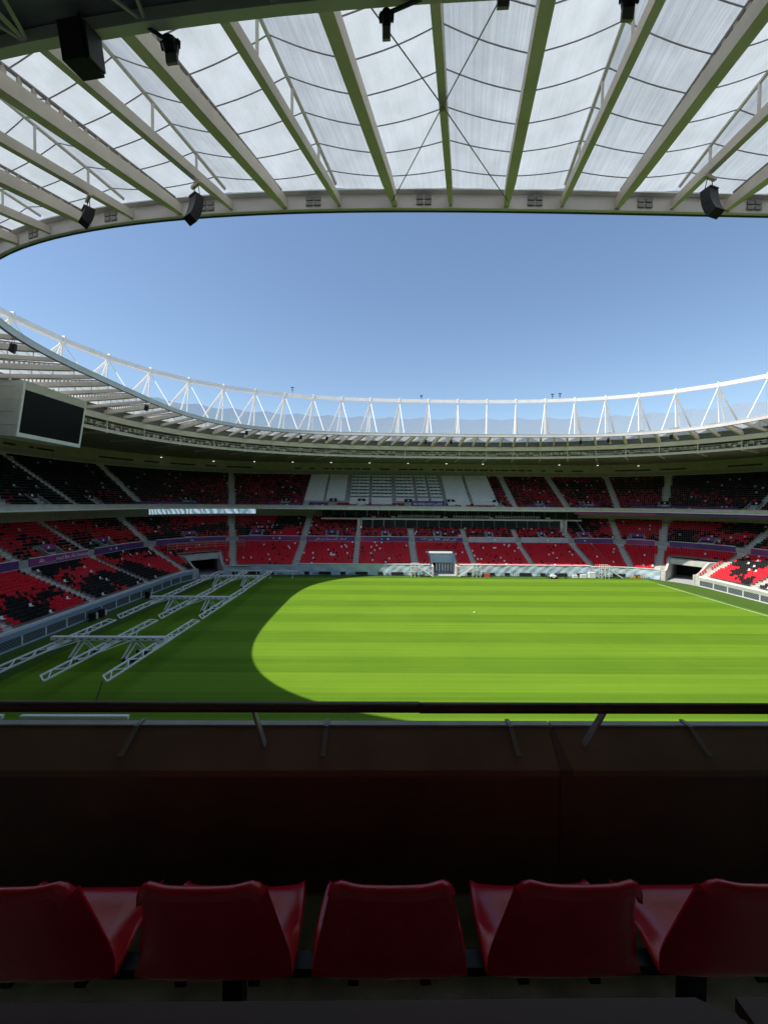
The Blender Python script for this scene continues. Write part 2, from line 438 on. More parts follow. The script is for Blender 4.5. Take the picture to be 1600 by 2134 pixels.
# ================================================================== STANDS
AISLES = [10.2, 26., 41.8, 57.5, 73., 88.7, 98.5, 104., 113.5, 125., 139., 153., 167., 317., 331., 345.3, 360., 373., 384.6]
LOW_N, LOW_RISE, LOW_Z0 = 14, .35, 2.35
def low_d(i): return .45+.8*i
def low_z(i): return LOW_Z0+LOW_RISE*i
MID_N = 12
def mid_d(i): return 12.35+.8*i
def mid_z(i): return 8.35+.5*i
UP_N = 20
def up_d(i): return 13.05 if i == 0 else 14.15+.8*(i-1)
def up_z(i): return 17.1 if i == 0 else 17.6+.55*(i-1)
T_LEFT, T_RIGHT, T_MID = (375.6, 382.4), (105.4, 112.), (46.2, 52.8)
TUN = [T_LEFT, T_RIGHT, T_MID]; TUN_D = 7.6
def in_tun(sv, pad=0.): return any(a-pad < (sv % SL) < b+pad for a, b in TUN)

lower = thing('lower_stand', 'lowest tier of stepped concrete terraces ringing the pitch', 'stand')
def terrace(name, n, fd, fz, parent, skip=None, matn='concrete', depth=.8):
    mb = MB(); ss = s_list(0, SL, [x for t in TUN for x in t]+[26.6, 88.])
    for i in range(n):
        d0, z0 = fd(i), fz(i); d1 = fd(i+1) if i+1 < n else d0+depth; z1 = fz(i+1) if i+1 < n else None
        for a, b in zip(ss[:-1], ss[1:]):
            if skip and skip((a+b)/2, d0): continue
            mb.quad(P(a, d0, z0), P(a, d1, z0), P(b, d1, z0), P(b, d0, z0))
            if z1 is not None: mb.quad(P(a, d1, z0), P(a, d1, z1), P(b, d1, z1), P(b, d1, z0))
    return mb.build(name, matn, parent)
terrace('terrace', LOW_N, low_d, low_z, lower, skip=lambda s, d: in_tun(s) and d < TUN_D-.7)
def aisle(sv, n, fd, fz, parent, wid=1.25, i0=0):
    mb = MB(); t = TAN(sv); nn = NRM(sv)
    for i in range(i0, n-1):
        d1 = fd(i+1); z0, z1 = fz(i), fz(i+1); c = P(sv, d1-.2, (z0+z1)/2-(z1-z0)/4)
        mb.box(c, wid, .4, (z1-z0)/2, t, nn)
    return mb.build('aisle_steps', 'aisle_stone', parent)
for a in AISLES:
    if not in_tun(a, 1): aisle(a, LOW_N, low_d, low_z, lower)

# front wall of the lower tier, cut at the tunnels
def wall_spans():
    cuts = sorted(TUN); sp = []; cur = 0.
    for a, b in cuts: sp.append((cur, a)); cur = b
    sp.append((cur, SL)); return sp
for a, b in wall_spans():
    sweep(MB(), rect(0, .3, -.02, 2.36), a, b).build('front_wall', 'concrete_light', lower)
    sweep(MB(), rect(-.06, .42, 2.363, 2.45), a, b).build('coping', 'white_paint', lower)
    sweep(MB(), rect(.3, .45, 1.2, 2.355), a, b).build('wall_backing', 'concrete', lower)
sweep(MB(), rect(11.6, 11.95, 6.6, 7.75), 0, SL).build('rear_wall', 'concrete_light', lower)

# padded, lattice-printed boards along the two end walls
def end_boards(s0, s1, who):
    th = thing('perimeter_board', f'padded wall with printed lattice panels below the {who} stand', 'wall', P((s0+s1)/2, 0, 0))
    sweep(MB(), [(-.10, 1.42), (-.02, 1.42), (-.02, 2.30), (-.30, 2.22)], s0, s1).build('padding', 'padding_blue' if who == 'left' else 'white_paint', th)
    sweep(MB(), rect(-.12, -.02, .02, .22), s0, s1).build('kick_board', 'padding_blue' if who == 'left' else 'white_paint', th)
    n = round((s1-s0)/3.6); ds = (s1-s0)/n
    for i in range(n):
        a, b = s0+ds*i+.12, s0+ds*(i+1)-.12
        mb = MB(); ss = s_list(a, b); mb.uv = []
        for x, y in zip(ss[:-1], ss[1:]):
            mb.quad(P(x, -.06, .24), P(y, -.06, .24), P(y, -.06, 1.40), P(x, -.06, 1.40))
            mb.uv += [x, .24, y, .24, y, 1.4, x, 1.4]
        mb.build('lattice_panel', 'lattice_print', th)
        MB().box(P(s0+ds*i, -.07, .82), .2, .12, 1.18, TAN(s0+ds*i), NRM(s0+ds*i)).build('post', 'white_paint', th)
end_boards(314., 374.6, 'left'); end_boards(113., 166., 'right')

# light blue sheeting over the far wall
for k, (a, b, z1) in enumerate([(-7.5, 11., 2.42), (11., 45.6, 2.95), (53.4, 88., 2.95), (88., 104.6, 2.62)]):
    mb = MB(); ss = np.linspace(a, b, int((b-a)*2.5)); rng = random.Random(k)
    rows = 7; i0 = 0
    ph = [rng.random()*6 for _ in range(4)]
    for sv in ss:
        for j in range(rows):
            z = .12+(z1-.12)*j/(rows-1)
            d = -.14-.10*math.sin(sv*1.1+j*.8+ph[0])*math.sin(j/(rows-1)*math.pi)-.06*math.sin(sv*2.7-j*1.3+ph[1])-.16*(1-j/(rows-1))
            mb.v.append(tuple(P(sv, d, z)))
    for i in range(len(ss)-1):
        for j in range(rows-1):
            mb.f.append((i*rows+j, (i+1)*rows+j, (i+1)*rows+j+1, i*rows+j+1)); mb.mi.append(0)
    o = mb.build('wall_sheeting', 'tarpaulin', None, smooth=True)
    tag(o, ['pale blue sheeting on the far wall nearest the left corner tunnel', 'long pale blue sheeting on the far wall left of the central entrance',
            'long pale blue sheeting on the far wall right of the central entrance', 'pale sheeting on the far wall beside the right corner tunnel'][k], 'tarpaulin')
    rim = sweep(MB(), rect(-.24, .44, z1+.003 if z1 > 2.46 else 2.455, max(z1, 2.46)+.09), a, b).build('top_rim', 'white_paint', o)
    x = a+2.5; q = 0
    while x < b-2:
        wd = 3.2 if q % 2 else 1.3
        MB().box(P(x, -.42, .62), wd, .10, .72, TAN(x), NRM(x)).build('dark_vent', 'black_cloth', o)
        if q % 2 == 0:
            for e in range(3): MB().lathe(P(x+1.6+e*.5, -.46, .5), [(0, 0), (.13, 0), (.13, .05)], 8, -NRM(x)).build('vent_hole', 'black_cloth', o)
        x += 4.3+rng.random()*.8; q += 1

# tunnels
def tunnel(span, label, zt, zo, doors=0, side_slope=True):
    a, b = span; m = (a+b)/2; th = thing('tunnel_entrance', label, 'tunnel', P(m, 0, 0))
    for s0, s1 in ((a-.02, a+.36), (b-.36, b+.02)):
        mb = MB(); sm = (s0+s1)/2
        n = 8; prof = []
        for i in range(n+1):
            d = -.25+(TUN_D+.1+.25)*i/n; f = max(0, min(1, (d-.6)/(TUN_D*.62))); f = f*f*(3-2*f)
            prof.append((d, 2.55+(zt-2.5)*f))
        for (d0, z0), (d1, z1) in zip(prof[:-1], prof[1:]):
            mb.hexa([P(s0, d0, -.02), P(s1, d0, -.02), P(s1, d1, -.02), P(s0, d1, -.02)], [P(s0, d0, z0), P(s1, d0, z0), P(s1, d1, z1), P(s0, d1, z1)])
        mb.build('side_wall', 'concrete_light', th)
    dh = TUN_D*.62
    sweep(MB(), rect(dh, dh+.5, zo, zt), a+.37, b-.37).build('lintel', 'padding_blue' if doors else 'concrete_light', th)
    sweep(MB(), rect(dh+.51, TUN_D+.2, zt-.25, zt-.02), a+.37, b-.37).build('roof_slab', 'concrete', th)
    sweep(MB(), rect(0, TUN_D+6, -.01, .02), a+.37, b-.37).build('tunnel_floor', 'concrete_grey', th)
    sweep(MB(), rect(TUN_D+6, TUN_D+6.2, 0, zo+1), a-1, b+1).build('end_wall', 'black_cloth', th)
    for s0 in (a+.1, b-.3): sweep(MB(), rect(TUN_D+.12, TUN_D+6, 0, zo+.4), s0, s0+.2).build('inner_wall', 'concrete_grey', th)
    sweep(MB(), rect(TUN_D+.21, TUN_D+6, zo, zo+.4), a+.31, b-.31).build('ceiling', 'concrete_grey', th)
    for i in range(doors):
        sv = a+1.9+(b-a-2.6)*i/(doors-1)
        dr = MB().box(P(sv, dh+.75, 1.35), .5, .08, 2.3, TAN(sv), NRM(sv)).build('door_leaf', 'white_paint', th)
    return th
tunnel(T_LEFT, 'open concrete vehicle tunnel in the shaded left corner of the stand', 5.2, 3.9)
tunnel(T_RIGHT, 'open concrete vehicle tunnel in the sunlit right corner of the stand', 5.2, 3.9)
tunnel(T_MID, 'central player entrance with blue-grey lintel and white doors', 4.95, 2.75, doors=6)

# middle tier
middle = thing('middle_stand', 'middle tier of stepped terraces above the purple banners', 'stand')
BOX = (26.6, 88.)          # part of the far side with glazed boxes
def mid_skip(s, d): return BOX[0] < s < BOX[1] and d > mid_d(5.5)
mb_ss_extra = BOX
terrace('terrace', MID_N, mid_d, mid_z, middle, skip=mid_skip)
sweep(MB(), rect(11.96, 12.34, 6.9, 9.0), 0, SL).build('front_wall', 'concrete_grey', middle)
for a in AISLES: aisle(a, 6 if BOX[0] < a < BOX[1] else MID_N, mid_d, mid_z, middle)
sweep(MB(), rect(21.97, 22.2, 11.5, 17.2), BOX[1], SL+BOX[0]).build('rear_wall', 'concrete_grey', middle)
# under-side of the upper tier
sweep(MB(), rect(13.3, 22.6, 16.75, 16.98), 0, SL).build('soffit', 'concrete_grey', middle)

def glass_front(s0, s1, d, z0, z1, label, step=3.4):
    th = thing('glass_front', label, 'window', P((s0+s1)/2, d, z0))
    n = max(1, round((s1-s0)/step)); ds = (s1-s0)/n
    for i in range(n):
        a, b = s0+ds*i+.05, s0+ds*(i+1)-.05
        sweep(MB(), rect(d, d+.06, z0, z1), a, b).build('pane', 'glass_dark', th)
        if i: MB().box(P(s0+ds*i, d-.02, (z0+z1)/2), .09, .16, z1-z0, TAN(s0+ds*i), NRM(s0+ds*i)).build('mullion', 'grey_steel', th)
    return th
glass_front(BOX[0]+.2, BOX[1]-.2, 17.0, 11.3, 13.9, 'row of dark box windows behind the far middle-tier seats')
glass_front(BOX[0]-12, BOX[1]+6, 18.62, 14.36, 16.74, 'dark glazing of the far upper boxes under the upper tier')
bal = thing('box_balcony', 'concrete balcony carrying white seats below the far upper tier', 'balcony', P(57, 17, 14))
sweep(MB(), rect(16.2, 19.2, 13.95, 14.33), BOX[0]-12, BOX[1]+6).build('slab', 'concrete_light', bal)
for a in (26.0, 88.6): MB().box(P(a, 16.8, 12.2), .5, 3.6, 4.2, TAN(a), NRM(a)).build('end_wall', 'concrete_light', bal)
for a in (30.5, 36.5, 52.4, 66.5, 84): MB().box(P(a, 17.5, 14.65), 1.3, .8, .6, TAN(a), NRM(a)).build('divider', 'concrete_light', bal)

# upper tier
upper = thing('upper_stand', 'steep upper tier of terraces under the roof', 'stand')
terrace('terrace', UP_N, up_d, up_z, upper)
for a in AISLES:
    if not 195 < a < 289: aisle(a, UP_N, up_d, up_z, upper, i0=1)
NS0 = 195+6; NEAR0, NEAR1 = LX+AR+LY+AR+30, LX+AR+LY+AR+LX-2      # near side span left to the hand-built parapet
sweep(MB(), rect(12.75, 13.05, 16.95, 18.05), NEAR1, NEAR0+SL).build('fascia', 'concrete_light', upper)
sweep(MB(), rect(12.55, 13.1, 18.06, 18.16), NEAR1, NEAR0+SL).build('coping', 'concrete_light', upper)
sweep(MB(), rect(12.5, 12.74, 16.95, 17.2), NEAR1, NEAR0+SL).build('edge_strip', 'white_paint', upper)
DB = up_d(UP_N-1)+.8
sweep(MB(), rect(DB, DB+.3, 26.5, 32.7), 0, SL).build('rear_wall', 'beige_clad', upper)
sweep(MB(), rect(DB-.25, DB-.01, 28.6, 29.5), 0, SL).build('rear_parapet', 'concrete_grey', upper)
rng = random.Random(5)
x = 0
while x < 122:
    L = 1.2+2.2*rng.random(); sv = (x+311) % SL if x < 79 else x-79
    if not (sv < SL and sv+L > SL): sweep(MB(), rect(DB-.06, DB-.004, 30.1, 30.55), sv, sv+L).build('louvre', 'dark_steel', upper)
    x += L+.6+2.5*(rng.random() < .3)
x = 43.
while x < 150:
    L = 1.2+2.2*rng.random(); sweep(MB(), rect(DB-.06, DB-.004, 30.1, 30.55), x, x+L).build('louvre', 'dark_steel', upper); x += L+.6+2.5*(rng.random() < .3)

# ------------------------------------------------------------------ purple banners on the middle tier front
def banner(s0, s1, d, z0, z1, mats, label, text=None, tsize=.9, twidth=None, toff=0., rail=True, name='banner'):
    th = thing(name, label, 'banner', P((s0+s1)/2, d, z0))
    cuts = np.linspace(s0, s1, len(mats)+1)
    for i, m in enumerate(mats): sweep(MB(), rect(d-.06, d, z0, z1), cuts[i]+(.01 if i else 0), cuts[i+1]-.01).build('panel', m, th)
    if rail: sweep(MB(), rect(d-.12, d+.10, z1+.005, z1+.12), s0, s1).build('top_rail', 'white_paint', th)
    if text:
        m = (s0+s1)/2+toff; lettering(text, tsize, P(m, d-.06, (z0+z1)/2), TAN(m), -NRM(m), 'print_white', th, width=twidth)
    else:
        for e in (-1, 1):
            m = (s0+s1)/2+e*.9+toff; MB().lathe(P(m, d-.065, (z0+z1)/2), [(.0, .02), (.28, .02), (.28, 0)], 10, -NRM(m)).build('roundel', 'print_white' if e > 0 else 'lilac', th)
    return th
AR_CUP = '\u0662\u0660\u0662\u0662 \uFEAE\uFEC4\uFED7  FIFA  \uFEE2\uFEDF\uFE8E\uFECC\uFEDF\uFE8D \uFEB1\uFE84\uFEDB'
AR_STAD = '\uFEF2\uFEE0\uFECB \uFEE6\uFE91 \uFEAA\uFEE4\u0640\u0640\u0640\u0640\u0640\u0640\u0640\uFEA3\uFE83  \uFEA9\uFE8E\uFE98\uFEB3\uFE8D'
ab = [(a, b) for a, b in zip(AISLES, AISLES[1:]) if not (a < 170 and b > 300)] + [(384.6, SL+10.2)]
special = {10.2: (['magenta', 'magenta', 'purple'], AR_STAD, 'magenta banner with white Arabic stadium lettering on the far side'),
           26.: (['magenta', 'purple', 'purple'], None, 'purple and magenta banner left of the Arabic cup banner, far side'),
           41.8: (['purple'], AR_CUP, 'dark purple banner with white Arabic cup lettering above the central entrance'),
           57.5: (['lilac'], None, 'pale grey banner right of the central entrance'),
           73.: (['lilac', 'lilac'], None, 'longer pale grey banner at the right end of the far side'),
           331.: (['purple'], None, 'dark purple banner nearest the camera on the left stand'),
           345.3: (['magenta', 'magenta'], 'Ah_____mad Bin Ali Stadium', 'magenta banner reading Ahmad Bin Ali Stadium on the left stand'),
           373.: (['purple'], '#FIFAWorldCup', 'purple banner with hashtag lettering above the left corner tunnel')}
order = 0
for a, b in sorted(ab):
    if a in special: m, t, lab = special[a]
    else:
        order += 1; m, t = (['purple'], None) if order % 2 else (['magenta'], None)
        lab = f'plain purple banner with two white roundels, {ORD[order]} along the middle tier'
    banner(a+.9, b-.9, 11.9, 7.78, 9.1, m, lab, t, tsize=.95, toff=0 if a != 345.3 else 1.0)
# small terraces of seats in front of the banners come with the seats below

# upper banners
banner(41.6, 51.6, 14.05, 17.75, 19.7, ['purple'], 'tall purple cup banner hanging in the far upper tier', 'FIFA WORLD CUP Qatar2022', 1.0, 8.6, rail=False, name='cup_banner')
o = bpy.data.objects['cup_banner']; m = 46.6
lettering('Ahmad Bin Ali Stadium', .42, P(m, 14.0, 18.1), TAN(m), -NRM(m), 'print_white', o, lift=.04)
for k, (a, b) in enumerate([(-1., 9.), (12., 17.), (76., 85.), (90., 96.), (100, 112), (372., 380.)]):
    banner(a, b, 13.9, 17.5, 18.75, ['purple'], f'low purple banner at the front of the upper tier, {ORD[k]} along the rim', None, rail=False, name='rim_banner')

# stair wells (vomitories) with purple panels
def stair_well(sv, d, z, w_, h, label, panel, depth=2.2, group=None):
    th = thing('stair_well', label, 'stair well', P(sv, d, z))
    t, n = TAN(sv), NRM(sv)
    for e in (-1, 1):
        a = P(sv, d, z)+t*e*w_/2; mb = MB()
        mb.hexa([a-t*.12, a+t*.12, a+t*.12+n*depth, a-t*.12+n*depth], [a-t*.12+ZUP*.9, a+t*.12+ZUP*.9, a+t*.12+n*depth+ZUP*(h+.5), a-t*.12+n*depth+ZUP*(h+.5)])
        mb.build('side_wall', 'concrete_grey', th)
    MB().box(P(sv, d+depth-.1, z+h*.5), w_-.25, .1, h, t, n).build('doorway', 'black_cloth', th)
    MB().box(P(sv, d+depth-.2, z+h+.25), w_-.25, .12, 1.0, t, n).build('sign_panel', panel, th)
    MB().lathe(P(sv, d+depth-.28, z+h+.25), [(0, .03), (.24, .03), (.24, 0)], 10, -n).build('roundel', 'lamp_white', th)
    return th
wells = [18.2, 34, 49.6, 65, 80.7, 93.5, 101, 109, 119, 132, 146, 324, 338, 352.6, 366.5, 379, 388]
for k, sv in enumerate(sorted(wells)):
    pm = 'magenta' if k % 2 else 'purple'
    sd = 1 if not BOX[0] < sv < BOX[1] else .55
    stair_well(sv, 12.36, 8.34, 3.2*sd, 1.7, f'stair well with {"magenta" if k%2 else "dark purple"} sign, {ORD[k]} of the middle tier clockwise', pm, 2.0)
uw = [4, 18.2, 26.8, 41., 54., 68, 80.7, 95, 104, 113, 127, 324, 338, 352.6, 366.5, 379]
for k, sv in enumerate(sorted(uw)):
    stair_well(sv, 14.9, 17.62, 2.4, 1.9, f'dark stair opening, {ORD[k]} of the upper tier clockwise', 'black_cloth', 2.3)

# blue ribbon panels below the upper rim at the left corner, sky reflection painted as glow
n = 6
for i in range(n):
    a, b = 373.4+(14.6/n)*i, 373.4+(14.6/n)*(i+1)-.08
    o = sweep(MB(), rect(12.95, 13.1, 15.55, 16.86), a, b).build('ribbon_panel', ['ribbon_panel'])
    tag(o, f'blue ribbon panel glowing like reflected sky under the upper rim, {ORD[i]} from the left', 'screen', 'blue ribbon panels')
    MB().box(P(b+.06, 13.02, 16.2), .1, .2, 1.35, TAN(b), NRM(b)).build('panel_post', 'dark_steel', o)
banner(373.4, 388., 12.95, 15.2, 15.5, ['purple'], 'thin purple strip under the blue ribbon panels', None, rail=False, name='ribbon_strip')
banner(90., 116, 13.0, 16.2, 16.8, ['magenta', 'purple'], 'thin purple strip under the upper rim at the right corner', None, rail=False, name='ribbon_strip')

# ================================================================== SEATS
def seat_template():
    # bent shell: pan and leaning back, extruded across the width; local x = across, y = towards the pitch, z = up
    prof = [(.22, .40), (.22, .45), (-.14, .43), (-.22, .82), (-.26, .82), (-.19, .38)]
    v = []
    for x in (-.215, .215):
        for y, z in prof: v.append((x, y, z))
    f = [(0, 1, 7, 6), (1, 2, 8, 7), (2, 3, 9, 8), (3, 4, 10, 9), (4, 5, 11, 10), (5, 0, 6, 11), (0, 5, 2, 1), (5, 4, 3, 2), (6, 7, 8, 11), (11, 8, 9, 10)]
    return np.array(v), f
STV, STF = seat_template()
def vnoise(x, y, seed):
    def h(i, j): 
        n = math.sin(i*127.1+j*311.7+seed*74.7)*43758.5453; return n-math.floor(n)
    i, j = math.floor(x), math.floor(y); fx, fy = x-i, y-j; fx = fx*fx*(3-2*fx); fy = fy*fy*(3-2*fy)
    return (h(i, j)*(1-fx)+h(i+1, j)*fx)*(1-fy)+(h(i, j+1)*(1-fx)+h(i+1, j+1)*fx)*fy
rs = random.Random(11)
seats = []     # (pos, normal, colour index, tier, s)
RED, BLACK, WHITE, MAROON = 0, 1, 2, 3
def end_weight(sv):     # 0 on the far side, 1 on the end stands
    sv %= SL
    if sv < 90: return 0.
    if sv < 118: return (sv-90)/28
    if sv > 366: return max(0, (390-sv)/24)
    return 1.
def colour(tier, sv, i):
    r = rs.random()
    if r < (.024 if tier == 0 else .018): return WHITE
    e = end_weight(sv)
    n1 = vnoise(sv*.17+3, i*.22, 1)*.78+vnoise(sv*.5, i*.5, 2)*.14+vnoise(sv*1.6, i*.9, 3)*.08
    r = rs.random()
    if tier == 0:
        if e < .05: return BLACK if r < .05 else RED
        thr = .60 if 331 < sv < 366 else (.30 if sv < 200 else .5)
        thr *= e
        return BLACK if n1+.12*(r-.5) < thr else RED
    if tier == 1:
        if BOX[0]-16 < sv < BOX[1]: return BLACK if r < .38 else (RED if r > .55 else MAROON)
        return BLACK if n1+.3*(r-.5) < (.44 if e < .5 else .47) else RED
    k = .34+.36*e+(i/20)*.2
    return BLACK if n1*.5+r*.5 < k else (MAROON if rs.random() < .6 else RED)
def visible(p):
    q = proj(p); return q is not None and -40 < q[0] < 1640 and 900 < q[1] < 1440
def row_seats(tier, i, d, z, spans):
    for s0, s1 in spans:
        sv = s0
        while sv < s1:
            k = R0/(R0+d) if is_arc(sv) else 1.
            st = .5*k; a = min(((sv-x+SL/2) % SL)-SL/2 for x in AISLES)
            near = min(abs(((sv-x+SL/2) % SL)-SL/2) for x in AISLES)
            ok = near > .95*(k if is_arc(sv) else 1)
            if tier == 0 and in_tun(sv, .35) and d < TUN_D+.2: ok = False
            if tier == 1 and any(abs(((sv-x+SL/2) % SL)-SL/2) < (1.9 if not BOX[0] < x < BOX[1] else 1.15)*k for x in wells) and i < 4: ok = False
            if tier == 2 and any(abs(((sv-x+SL/2) % SL)-SL/2) < 1.5*k for x in uw) and 1 <= i < 5: ok = False
            if tier == 2 and 41 < sv < 52.2 and i < 3: ok = False
            if ok:
                p = P(sv, d, z)
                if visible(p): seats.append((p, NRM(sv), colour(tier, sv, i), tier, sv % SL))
            sv += st
ALL = [(0., 170.), (311., SL)]
DESK = (9.2, 68.6)
for i in range(LOW_N): row_seats(0, i, low_d(i)+.42, low_z(i), ALL)
for i in range(MID_N): row_seats(1, i, mid_d(i)+.42, mid_z(i), ALL if i < 6 else [(0, BOX[0]-.5), (BOX[1]+.5, 170), (311, SL)])
for i in range(UP_N): row_seats(2, i, up_d(i)+(.75 if i == 0 else .42), up_z(i), ALL if i < 3 else [(0, DESK[0]), (DESK[1], 170), (311, SL)])
n0 = len(seats)
for sv in list(np.arange(15, 25, .62))+list(np.arange(28.5, 36, .62)): seats.append((P(sv, 17.0, 14.33), NRM(sv), RED if rs.random() < .5 else BLACK, 3, sv))
for j in range(2):          # white box seats on the balcony
    for s0, s1 in ((38, 50.5), (55, 66), (68, 82)):
        for sv in np.arange(s0, s1, .78): seats.append((P(sv+.3*j, 17.0+.9*j, 14.33+.25*j), NRM(sv), WHITE, 3, sv))
# individual seats: the largest in view
score = sorted([k for k in range(n0) if seats[k][3] == 0 and 311 < seats[k][4] < 372 and (lambda q: -5 < q[0] < 900 and q[1] < 1385)(proj(seats[k][0]))], key=lambda k: proj(seats[k][0])[2])[:290]
single = set(score)
names = {RED: 'seat_red', BLACK: 'seat_black', WHITE: 'seat_white', MAROON: 'seat_maroon'}
smesh = {}
for c, mn in names.items():
    me = bpy.data.meshes.new('stadium_seat'); me.from_pydata([tuple(v) for v in STV], [], STF); me.materials.append(MATS[mn]); smesh[c] = me
cname = {RED: 'red', BLACK: 'black', WHITE: 'white', MAROON: 'maroon'}
for k in score:
    p, nn, c, t, sv = seats[k]
    o = bpy.data.objects.new('stadium_seat', smesh[c]); col.objects.link(o); o.location = p
    o.rotation_euler = (0, 0, math.atan2(-nn.y, -nn.x)-math.pi/2)
    tag(o, f'{cname[c]} plastic seat low in the left stand above the padded wall', 'seat', f'{cname[c]} seats low in the left stand')
rest = [s for k, s in enumerate(seats) if k not in single]
def seat_mass(name, lst, label):
    N = len(lst); nv = len(STV)
    pos = np.array([tuple(s[0]) for s in lst]); nr = np.array([tuple(s[1]) for s in lst])
    fw = -nr; rt = np.stack([fw[:, 1], -fw[:, 0], np.zeros(N)], 1)
    V = pos[:, None, :]+rt[:, None, :]*STV[None, :, 0:1]+fw[:, None, :]*STV[None, :, 1:2]+np.array([0, 0, 1.])[None, None, :]*STV[None, :, 2:3]
    V = V.reshape(-1, 3)
    me = bpy.data.meshes.new(name)
    F = np.array(STF); off = (np.arange(N)*nv)[:, None, None]; F = (F[None]+off).reshape(-1, 4)
    me.vertices.add(len(V)); me.vertices.foreach_set('co', V.ravel())
    me.loops.add(F.size); me.loops.foreach_set('vertex_index', F.ravel().astype(np.int32))
    me.polygons.add(len(F)); me.polygons.foreach_set('loop_start', np.arange(0, F.size, 4, dtype=np.int32))
    for c in (RED, BLACK, WHITE, MAROON): me.materials.append(MATS[names[c]])
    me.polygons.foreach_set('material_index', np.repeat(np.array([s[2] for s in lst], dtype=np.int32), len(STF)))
    me.update(calc_edges=True); me.validate()
    o = bpy.data.objects.new(name, me); col.objects.link(o); o['kind'] = 'stuff'; tag(o, label, 'seats')
    return o
seat_mass('stadium_seating', rest, 'thousands of red, black and white seats filling the three tiers')

# white media desks in the middle of the far upper tier
DK = [(9.5, 15.2), (15.9, 21.7), (23.2, 29.), (29.8, 36.), (37.3, 43.), (43.9, 47.2), (48., 51.5), (52.8, 59.6), (60.6, 68.)]
for b, (a0, a1) in enumerate(DK):
    for i in range(3 if b in (2, 3, 7, 8) else 5, UP_N, 2):
        th = thing('media_desk', f'white media counter in the far upper tier, {ORD[b]} block from left, {ORD[i//2-1]} step up', 'desk', P((a0+a1)/2, up_d(i), up_z(i)), 'white media desks in the far upper tier')
        sweep(MB(), rect(up_d(i)-.30, up_d(i)+.55, up_z(i)+.72, up_z(i)+.78), a0, a1).build('desk_top', 'white_paint', th)
        if not (b in (2, 3, 4, 5, 6) and i > 5):
            sweep(MB(), rect(up_d(i)-.30, up_d(i)-.24, up_z(i)-.30, up_z(i)+.715), a0, a1).build('front_panel', 'white_paint', th)
        else:
            sweep(MB(), rect(up_d(i)-.22, up_d(i)-.16, up_z(i)+.2, up_z(i)+.715), a0, a1).build('front_panel', 'lamp_white', th)
            for q in np.arange(a0+.6, a1-.3, 1.3): MB().box(P(q, up_d(i)+.1, up_z(i)+.98), .5, .08, .32, TAN(q), NRM(q)).build('monitor', 'black_plastic', th)

# ================================================================== ROOF
roof = thing('stadium_roof', 'ring roof of white cloth on radial steel beams around the open sky', 'roof', (RX, RY, 34))
ZR = 35.2
inner = ringcurve(INNER); edge = ringcurve(EDGE)
rb = ring_sweep(MB(), inner, rect(0, .20, ZR, ZR+.76)).build('inner_ring', 'ring_steel', roof)
ring_sweep(MB(), inner, rect(-.07, -.002, ZR-.05, ZR+.06)).build('drip_edge', 'dark_steel', rb)
ring_sweep(MB(), inner, rect(-.04, .50, ZR+.765, ZR+.83)).build('cap_plate', 'white_paint', rb)
ring_sweep(MB(), edge, rect(-.15, .25, 33.5, 34.55)).build('outer_girder', 'cream_steel', roof)
Pi = [se_point(u, INNER) for u in UM]; Pe = [se_point(u, EDGE) for u in UM]
Qi = [se_point(u, INNER) for u in UI]; Qe = [se_point(u, EDGE) for u in UI]
def mixp(a, b, f, z): p = a.lerp(b, f); return Vector((p.x, p.y, z))
ZV = 36.0                                   # valley height above main beams
def ridge_z(f): return ZV+.05+1.9*f**.85
FEND = 1.04
for k in range(NB):
    a, b = Pi[k], Pe[k]; dd = (b-a).normalized()
    a2 = a+dd*.21
    bm = MB(); p0 = Vector((a2.x, a2.y, ZR+.33)); p1 = mixp(a, b, .16, ZR+.25); p2 = mixp(a, b, FEND, 34.95)
    bm.bar(p0, p1, .28, .5, .46, .62).bar(p1, p2, .46, .62, .50, .72)
    main = bm.build('main_beam', 'beam_steel', roof)
    MB().tube(mixp(a, b, .05, ZV-.02), mixp(a, b, FEND, ZV-.05), .085, 6).build('valley_pipe', 'grey_steel', main)
    st = MB()
    for f in np.linspace(.10, .98, 22): st.bar(mixp(a, b, f, 35.25), mixp(a, b, f, ZV-.06), .10, .16)
    st.build('clamp_post', 'beige_clad', main, kind='stuff')
    # bolted box at the ring
    q = (Pi[k].lerp(Qi[k], .5)); 
    tq = (Qi[k]-Pi[k]).normalized(); oq = Vector((tq.y, -tq.x, 0))
    tr = MB()
    for dx in (-.22, .22):
        for dz in (-.14, .14): tr.box(Vector((q.x, q.y, ZR+.40+dz))+oq*.24+tq*dx, .36, .10, .2, tq, oq)
    tr.build('splice_plate', 'grey_steel', rb)
    c, e = Qi[k], Qe[k]; d2 = (e-c).normalized(); c2 = c+d2*.21
    mn = MB().bar(Vector((c2.x, c2.y, ZR+.34)), mixp(c, e, .12, ZR+.26), .18, .42, .30, .46).bar(mixp(c, e, .12, ZR+.26), mixp(c, e, FEND, 34.95), .30, .46, .34, .52).build('ridge_beam', 'beam_steel', roof)
    pts = [mixp(c, e, f, ridge_z(f)-.10) for f in np.linspace(.06, FEND, 9)]
    MB().path(pts, .085, 6).build('ridge_pipe', 'cream_steel', mn)
    for f in (.22, .42, .62, .82): MB().bar(mixp(c, e, f, 35.3), mixp(c, e, f, ridge_z(f)-.12), .09, .09, up=dd).build('strut', 'cream_steel', mn)
